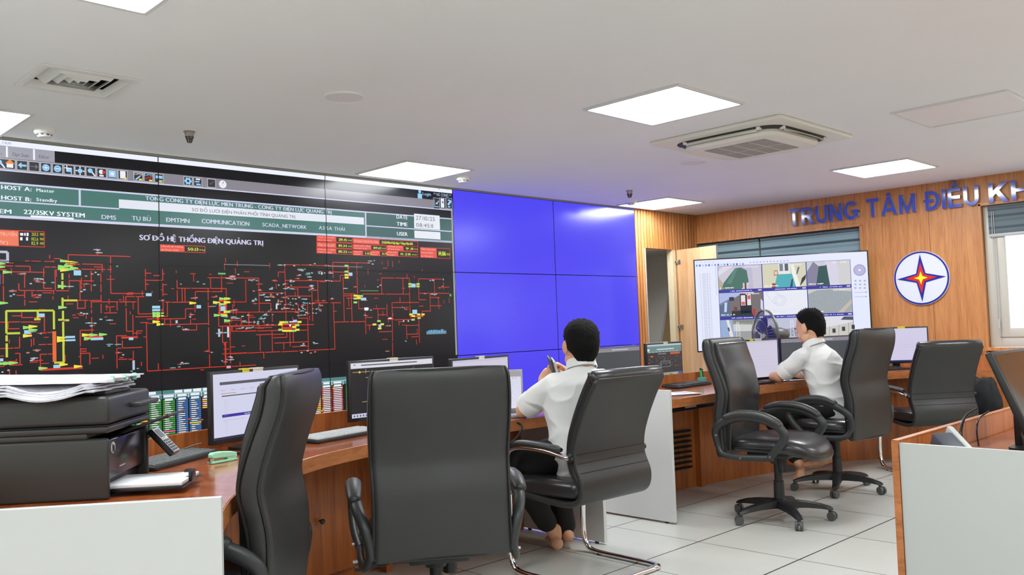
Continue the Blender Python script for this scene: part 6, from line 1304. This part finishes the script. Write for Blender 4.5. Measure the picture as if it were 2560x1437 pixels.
# ================================================================== PEOPLE
from mathutils import noise
m_skin = mat('skin', rgb(226, 172, 136), .5, noise=.06, nscale=14)
b_ = m_skin.node_tree.nodes['Principled BSDF']; b_.inputs['Subsurface Weight'].default_value = .12; b_.inputs['Subsurface Radius'].default_value = (.02, .008, .004)
m_shirt = mat('white_shirt', rgb(232, 232, 230), .75, bump=.15, bscale=900)
m_trs = mat('black_trousers', rgb(18, 18, 20), .8)
m_hair = mat('black_hair', rgb(13, 11, 10), .85, spec=.25, bump=.9, bscale=420, noise=.4, nscale=120)
def organic(name, bm, m, parent, voxel=.006, smooth=4, fold=0, fscale=(9, 9, 22), seed=0):
    """fuse overlapping closed forms into one continuous skin"""
    bmesh.ops.recalc_face_normals(bm, faces=bm.faces[:])
    me = bpy.data.meshes.new('raw'); bm.to_mesh(me); bm.free(); o = bpy.data.objects.new('raw', me); COL.objects.link(o)
    r = o.modifiers.new('r', 'REMESH'); r.mode = 'VOXEL'; r.voxel_size = voxel
    s = o.modifiers.new('s', 'SMOOTH'); s.factor = .5; s.iterations = smooth
    bpy.context.view_layer.update(); dg = bpy.context.evaluated_depsgraph_get(); out = bpy.data.meshes.new_from_object(o.evaluated_get(dg))
    bpy.data.objects.remove(o); bpy.data.meshes.remove(me); out.name = name
    if fold:
        out.update(); nr = [v.normal.copy() for v in out.vertices]
        for v, n in zip(out.vertices, nr):
            p = v.co; q = Vector((p.x*fscale[0], p.y*fscale[1], p.z*fscale[2]))+Vector((seed, seed*2, 0))
            w = noise.noise(q); w2 = 1-abs(noise.noise(q*.6+Vector((7, 3, 1))))*2
            v.co = p+n*(fold*(w*.6+max(w2, 0)**3*.9-.3))
    for f in out.polygons: f.use_smooth = True
    if parent is not None: out.transform(Matrix.Translation(-parent.location))
    out.materials.append(m); return link(bpy.data.objects.new(name, out), parent)
def chain(bm, pts, rr, n=18, flat=1.0):
    for a, b, r0, r1 in zip(pts, pts[1:], rr, rr[1:]): capsule(bm, a, b, r0, r1, n, flat)
class Fr:
    """local frame: x = the person's right, y = forward, z = up"""
    def __init__(s, o, f, up=(0, 0, 1)):
        s.o = Vector(o); s.y = Vector(f).normalized(); s.x = s.y.cross(Vector(up)).normalized(); s.z = s.x.cross(s.y)
        s.R = Matrix((s.x, s.y, s.z)).transposed()
    def __call__(s, x, y, z): return s.o + s.x*x + s.y*y + s.z*z
def head(bm, F, k=1.0):
    E_ = lambda c, r, rot=None: ellipsoid(bm, F(*[q*k for q in c]), [q*k for q in r], F.R if rot is None else F.R @ rot)
    E_((0, -.012, .038), (.076, .094, .082)); E_((0, .03, .0), (.066, .066, .085)); E_((0, .035, -.055), (.052, .052, .05)); E_((0, .058, -.092), (.026, .026, .022))
    E_((0, -.03, -.03), (.062, .06, .06))
    for s in (-1, 1): E_((s*.036, .066, -.03), (.026, .022, .026)); E_((s*.06, .02, -.06), (.016, .035, .03))
    capsule(bm, F(0, .088*k, .018*k), F(0, .106*k, -.022*k), .010*k, .013*k); 
    for s in (-1, 1): E_((s*.013, .096, -.028), (.009, .010, .008))
    E_((0, .088, -.055), (.024, .012, .006)); E_((0, .086, -.066), (.021, .012, .007)); E_((0, .078, .034), (.05, .016, .012))
    for s in (-1, 1):
        R_ = Matrix.Rotation(s*math.radians(-22), 3, 'Z'); E_((s*.082, -.010, -.004), (.010, .022, .032), R_); E_((s*.080, -.004, -.028), (.008, .010, .012), R_); E_((s*.086, -.016, .004), (.005, .018, .026), R_)
def hand(bm, wrist, d, palm_n, curl=(.5, .5, .5, .5), side=1, k=1.0):
    """wrist point, direction of the hand, palm normal (palm faces it), side=1 if the thumb lies on d x n"""
    d = Vector(d).normalized(); n = Vector(palm_n); n = (n-d*n.dot(d)).normalized(); t = d.cross(n)*side
    W_ = Vector(wrist); pc = W_+d*.045*k; R_ = Matrix((t, d, n)).transposed()
    ellipsoid(bm, pc, (.040*k, .048*k, .015*k), R_); capsule(bm, W_-d*.02, W_+d*.02, .024*k, .024*k, flat=.8)
    L_ = (.040, .046, .043, .034); 
    for i in range(4):
        base = W_+d*(.082-.004*abs(i-1))*k+t*(.029-.0195*i)*k; c = curl[i]; p = base; a = 0; pts = [base-d*.02*k]; pts.append(base)
        for j, l in enumerate((L_[i], L_[i]*.68, L_[i]*.52)):
            a += c*(.9 if j == 0 else 1.05); v = d*math.cos(a)+n*math.sin(a)+t*(.06*(1.5-i)); p = p+v.normalized()*l*k; pts.append(p)
        chain(bm, pts, (.0098*k, .0095*k, .0088*k, .0080*k, .0072*k), 12)
    tb = W_+d*.018*k+t*.028*k; chain(bm, [tb, tb+(d*.55+t*.75+n*.25).normalized()*.036*k, tb+(d*.55+t*.75+n*.25).normalized()*.036*k+(d*.85+t*.25+n*.4).normalized()*.031*k, tb+(d*.55+t*.75+n*.25).normalized()*.036*k+(d*.85+t*.25+n*.4).normalized()*.055*k], (.016*k, .0125*k, .0105*k, .0085*k), 12)
def foot(bm, ankle, toe):
    a, t = Vector(ankle), Vector(toe); d = (t-a).normalized(); s = d.cross(Vector((0, 0, 1))).normalized(); dn = s.cross(d)
    if dn.z > 0: dn = -dn
    heel = a - d*.035 + dn*.045
    capsule(bm, a-dn*.03, a+dn*.0, .036, .036); ellipsoid(bm, heel, (.032, .034, .034)); chain(bm, [heel, a+(t-a)*.45+dn*.02, t-d*.05], (.032, .034, .030), flat=.9)
    for i in range(5):
        b = t-d*(.045+.006*i)+s*(.030-.015*i); capsule(bm, b, b+d*(.045-.005*i), .0125 if i == 0 else .0095, .011 if i == 0 else .008, 10)
def hair_cap(F, k, m, parent, spiky, seed, line):
    """close-cropped or tousled hair following the skull"""
    bm = bmesh.new(); bmesh.ops.create_icosphere(bm, subdivisions=6, radius=1); q = random.Random(seed)
    for v in bm.verts:
        x, y, z = v.co; c = line(x, y, z); c = max(0, min(1, c*7+.5)); c = c*c*(3-2*c)
        sx, sy, sz = .0765, .0955, .0835
        e = abs(x)**2.4+abs(y)**2.4+abs(z)**2.4; u = 1/e**(1/2.4)
        cap = u*.55+.45; n_ = noise.noise(Vector((x, y, z))*9+Vector((seed, 0, 0)))*.02+noise.noise(Vector((x, y, z))*30)*.012
        g = (1.10+n_+(.06*max(0, z) if spiky else .035*max(0, z)))*cap; g = g*c+(.90)*(1-c)
        low = 1.55 if z < 0 else 1.0
        if y > 0 and z < 0: low = 1.0+.55*max(0, 1-y*4)
        v.co = F(x*sx*g*k, (y*sy*g-.014+(.012*min(0, z+.3) if y < 0 else 0)*-1)*k, (z*sz*g*low+.036)*k) - parent.location
    for _ in range(260 if spiky else 260):
        d = Vector((q.gauss(0, 1), q.gauss(0, 1), q.gauss(.4, 1))).normalized()
        if line(*d) < .06: continue
        g = (1.11+.05*max(0, d.z)); b = Vector((d.x*.0765*g, d.y*.0955*g-.014, d.z*.0835*g+.036))*k; l = (.015 if spiky else .007)*q.uniform(.4, 1.1)
        dr_ = (d*.6+Vector((q.uniform(-.5, .5), q.uniform(-.2, .9) if spiky else q.uniform(-.5, .5), q.uniform(0, .6)))).normalized()
        b0 = F(*(b-d*.012)) - parent.location; b1 = F(*(b+dr_*l)) - parent.location; tube(bm, [b0, b0.lerp(b1, .6), b1], [.0045, .003, .0004], 4)
    return obj('hair', bm, m, parent, ang=80)
def eyes(F, k, parent):
    for s in (-1, 1):
        bm = B(); ellipsoid(bm, F(s*.031*k, .083*k, .008*k)-parent.location, (.013*k, .009*k, .008*k), F.R, 2); e = obj('eye', bm, mat('eye_white', rgb(226, 222, 216), .3), parent)
        bm = B(); ellipsoid(bm, F(s*.031*k, .089*k, .007*k)-parent.location, (.0055*k, .0045*k, .0055*k), F.R, 2); obj('iris', bm, m_hair, e)
        bm = B(); tube(bm, [F(s*x*k, y*k, z*k)-parent.location for x, y, z in ((.014, .095, .028), (.03, .094, .034), (.047, .084, .029))], [.003, .0042, .002], 6); obj('eyebrow', bm, m_hair, parent)
def collar(F, r, h, parent, m, openf=.35):
    """stand-and-fall shirt collar around the neck, open at the throat"""
    bm = B(); rings = []; n = 30
    for k in range(n+1):
        a = math.radians(90)+openf+(2*math.pi-2*openf)*k/n; c, s = math.cos(a), math.sin(a); dip = .010*max(0, s)
        prof = ((0, 0), (.001, h*.6), (.003, h), (.008, h+.002), (.013, h*.6), (.018, h*.05-.004), (.014, h*.02-.004), (.008, h*.7), (.004, h*.2), (.002, -.004))
        rings.append([F(c*(r+o), s*(r*1.05+o), z-dip*1.6)-parent.location for o, z in prof])
    loft(bm, rings); return obj('collar', bm, m, parent, ang=60)

def torso(bm, pel, ch, nk, T_, Rt, g, dep=1.0, low=0):
    sp = (ch-pel).normalized(); st = [(pel-sp*(.09+low), .06, .05), (pel-sp*(.07+low), .135, .10), (pel-sp*.02, .172, .128), (pel+sp*.06, .168, .124), (pel.lerp(ch, .45), .160, .116), (pel.lerp(ch, .75), .168, .118), (ch, .176, .120), (ch.lerp(nk, .35), .178, .112), (ch.lerp(nk, .58), .160, .094), (ch.lerp(nk, .75), .115, .075), (ch.lerp(nk, .88), .07, .062), (nk, .05, .05)]
    rings = []
    for c, a, b in st:
        a = max(a+g, .02); b = max(b*dep+g, .02); rings.append([c+Rt @ Vector((math.copysign(abs(math.cos(q))**.85, math.cos(q))*a, math.copysign(abs(math.sin(q))**.85, math.sin(q))*b, 0)) for q in [k*math.pi/18 for k in range(36)]])
    loft(bm, rings)
def person(label, loc, J, voxel=.006):
    t = thing('person', label, 'person', loc); P0 = Vector(loc)
    fz = J['facing']; T_ = Fr((0, 0, 0), fz); x, y, z = T_.x, T_.y, T_.z
    pel, ch, nk = Vector(J['pelvis']), Vector(J['chest']), Vector(J['neck']); hd = Fr(J['head'], J['hf']); k = J.get('k', 1.0)
    sd = Vector((0, 0, -J.get('drop', .09))); ls, rs = nk-x*.160+sd+y*J.get('shf', .0), nk+x*.160+sd+y*J.get('shf', .0)
    spine = (ch-pel).normalized(); Rt = Matrix((x, spine.cross(x)*-1, spine)).transposed()
    # ---- one continuous body
    bm = B()
    torso(bm, pel, ch, nk-Vector((0, 0, .02)), T_, Rt, -.022); chain(bm, [ls, nk-Vector((0, 0, .06)), rs], (.042, .045, .042))
    chain(bm, [nk-Vector((0, 0, .05)), hd(0, -.02, -.05)], (.058, .056)); head(bm, hd, k)
    for sgn, sh_, A in ((-1, ls, J['L']), (1, rs, J['R'])):
        el, wr = Vector(A['el']), Vector(A['wr']); mid = el.lerp(wr, .35)
        chain(bm, [sh_, sh_.lerp(el, .5), el], (.052, .046, .038)); chain(bm, [el, mid, wr], (.039, .038, .026)); hand(bm, wr, A['hd'], A['pn'], A.get('curl', (.4,)*4), A.get('side', 1))
    for A in (J['LL'], J['RL']):
        hp, kn, an = pel+x*A['s']*.09, Vector(A['kn']), Vector(A['an']); chain(bm, [hp, hp.lerp(kn, .5), kn], (.085, .075, .055)); chain(bm, [kn, kn.lerp(an, .35), an], (.054, .050, .034)); foot(bm, an, A['toe'])
    bd = organic('body', bm, m_skin, t, voxel)
    hair_cap(hd, k, m_hair, t, J['spiky'], J['seed'], J['line']); eyes(hd, k, t)
    # ---- shirt
    bm = B()
    torso(bm, pel, ch, nk-Vector((0, 0, .012)), T_, Rt, .012, low=.055)
    chain(bm, [ls+Vector((0, 0, -.005)), nk-Vector((0, 0, .062)), rs+Vector((0, 0, -.005))], (.060, .052, .060))
    for sh_, A in ((ls, J['L']), (rs, J['R'])):
        el = Vector(A['el']); e_ = sh_.lerp(el, J.get('slv', .78)); chain(bm, [sh_-Vector((0, 0, .008)), sh_.lerp(el, .4)-Vector((0, 0, .006)), e_], (.062, .066, .064))
    sht = organic('shirt', bm, m_shirt, t, .007, 4, .0085, (8, 8, 15), J['seed'])
    for sh_, A in ((ls, J['L']), (rs, J['R'])):
        el = Vector(A['el']); d = (el-sh_).normalized(); e_ = sh_.lerp(el, J.get('slv', .78)); bm = B()
        tube(bm, [e_-P0-d*.002, e_-P0+d*.014, e_-P0+d*.045, e_-P0+d*.068, e_-P0+d*.070], [.062, .067, .066, .064, .05], 26); obj('sleeve_hem', bm, m_shirt, sht, ang=60)
    cf = Fr(nk-Vector((0, 0, .018)), (hd.y*.3+y*.7)-Vector((0, 0, .28))); collar(cf, .064, .042, t, m_shirt)
    if J.get('seam'):
        bm = B(); a, b, c = [Vector(q) for q in J['seam']]
        P_ = smooth_path([a, b, c], 8); tube(bm, [q-P0 for q in P_], .0022, 6); obj('sleeve_seam', bm, m_shirt, sht)
    # ---- trousers
    bm = B(); ellipsoid(bm, pel-spine*.03, (.160, .115, .095), Rt)
    for A in (J['LL'], J['RL']):
        hp, kn, an = pel+x*A['s']*.09, Vector(A['kn']), Vector(A['an']); e_ = kn.lerp(an, A.get('cut', .86)); chain(bm, [hp, hp.lerp(kn, .5), kn], (.100, .092, .076)); chain(bm, [kn, kn.lerp(e_, .5), e_], (.074, .066, .056))
    organic('trousers', bm, m_trs, t, .009, 4, .004, (8, 8, 10), 3)
    return t
crop = lambda x, y, z: (z+.93-.9*max(0, abs(x)-.35)) if y < -.12 else min(z+.10+.5*0-(1.1*max(0, y-.35)), z+.62-(y+.12)*2.4)
m1 = person('man in white shirt, back to us, holding a dark device before the blue screen', (-3.74, -2.45, 0), dict(
    facing=(.48, .88, 0), pelvis=(-3.75, -2.50, .59), chest=(-3.735, -2.445, .85), neck=(-3.722, -2.47, 1.025), head=(-3.712, -2.462, 1.118), hf=(.50, .86, -.10), k=1.06, spiky=False, seed=3, line=crop, slv=.60, drop=.095,
    L=dict(el=(-3.885, -2.200, .795), wr=(-3.755, -2.215, .915), hd=(.45, -.05, .55), pn=(.6, .3, -.3), curl=(.35, .4, .5, .6), side=-1),
    R=dict(el=(-3.46, -2.33, .79), wr=(-3.575, -2.26, .93), hd=(-.35, .15, .75), pn=(-.7, .5, .1), curl=(.5, .6, .65, .7), side=1),
    LL=dict(s=-1, kn=(-3.87, -2.08, .50), an=(-3.585, -2.115, .085), toe=(-3.47, -1.96, .022), cut=.80), RL=dict(s=1, kn=(-3.56, -2.06, .51), an=(-3.475, -2.10, .10), toe=(-3.36, -1.96, .025), cut=.95),
    tail=(-3.86, -2.47, .54)))
# dark device in his left hand
dv = thing('handheld_device', 'small dark hand-held device with pale back, held up before the blue screen', 'device', (-3.70, -2.245, 1.0), 0)
dR = Matrix.Rotation(math.radians(52), 3, 'Z') @ Matrix.Rotation(math.radians(-14), 3, 'X') @ Matrix.Rotation(math.radians(-18), 3, 'Y')
bm = B(); box(bm, (0, 0, 0), (.085, .012, .13), dR, bev=.003); obj('case', bm, mat('device_dark', rgb(62, 60, 58), .35), dv)
bm = B(); box(bm, dR @ Vector((0, -.013, -.008)), (.078, .014, .115), dR, bev=.004); obj('pale_back', bm, mat('device_pale', rgb(196, 204, 204), .4), dv)
# bracelet
crop2 = lambda x, y, z: (z+.90-.9*max(0, abs(x)-.35)) if y < -.12 else min(z+.05-(1.0*max(0, y-.30)), z+.58-(y+.12)*2.2)
m2 = person('man in a white shirt leaning over the right desk, typing, near the television', (-1.10, -2.5, 0), dict(
    facing=(-.08, .99, 0), pelvis=(-1.10, -2.56, .58), chest=(-1.115, -2.49, .84), neck=(-1.135, -2.43, 1.035), head=(-1.135, -2.405, 1.145), hf=(.12, .93, -.34), k=1.04, spiky=True, seed=8, line=crop2, slv=.58, shf=.02, drop=.085,
    L=dict(el=(-1.275, -2.225, .80), wr=(-1.09, -2.03, .785), hd=(.5, .75, .02), pn=(.05, 0, -1), curl=(.25, .25, .3, .35), side=-1),
    R=dict(el=(-.90, -2.22, .80), wr=(-.93, -2.02, .80), hd=(-.25, .9, -.02), pn=(0, 0, -1), curl=(.25, .25, .3, .35), side=1),
    LL=dict(s=-1, kn=(-1.22, -2.12, .50), an=(-1.13, -2.27, .155), toe=(-1.175, -2.28, .025), cut=.84), RL=dict(s=1, kn=(-.98, -2.12, .50), an=(-1.03, -2.40, .215), toe=(-1.13, -2.30, .13), cut=.84)))
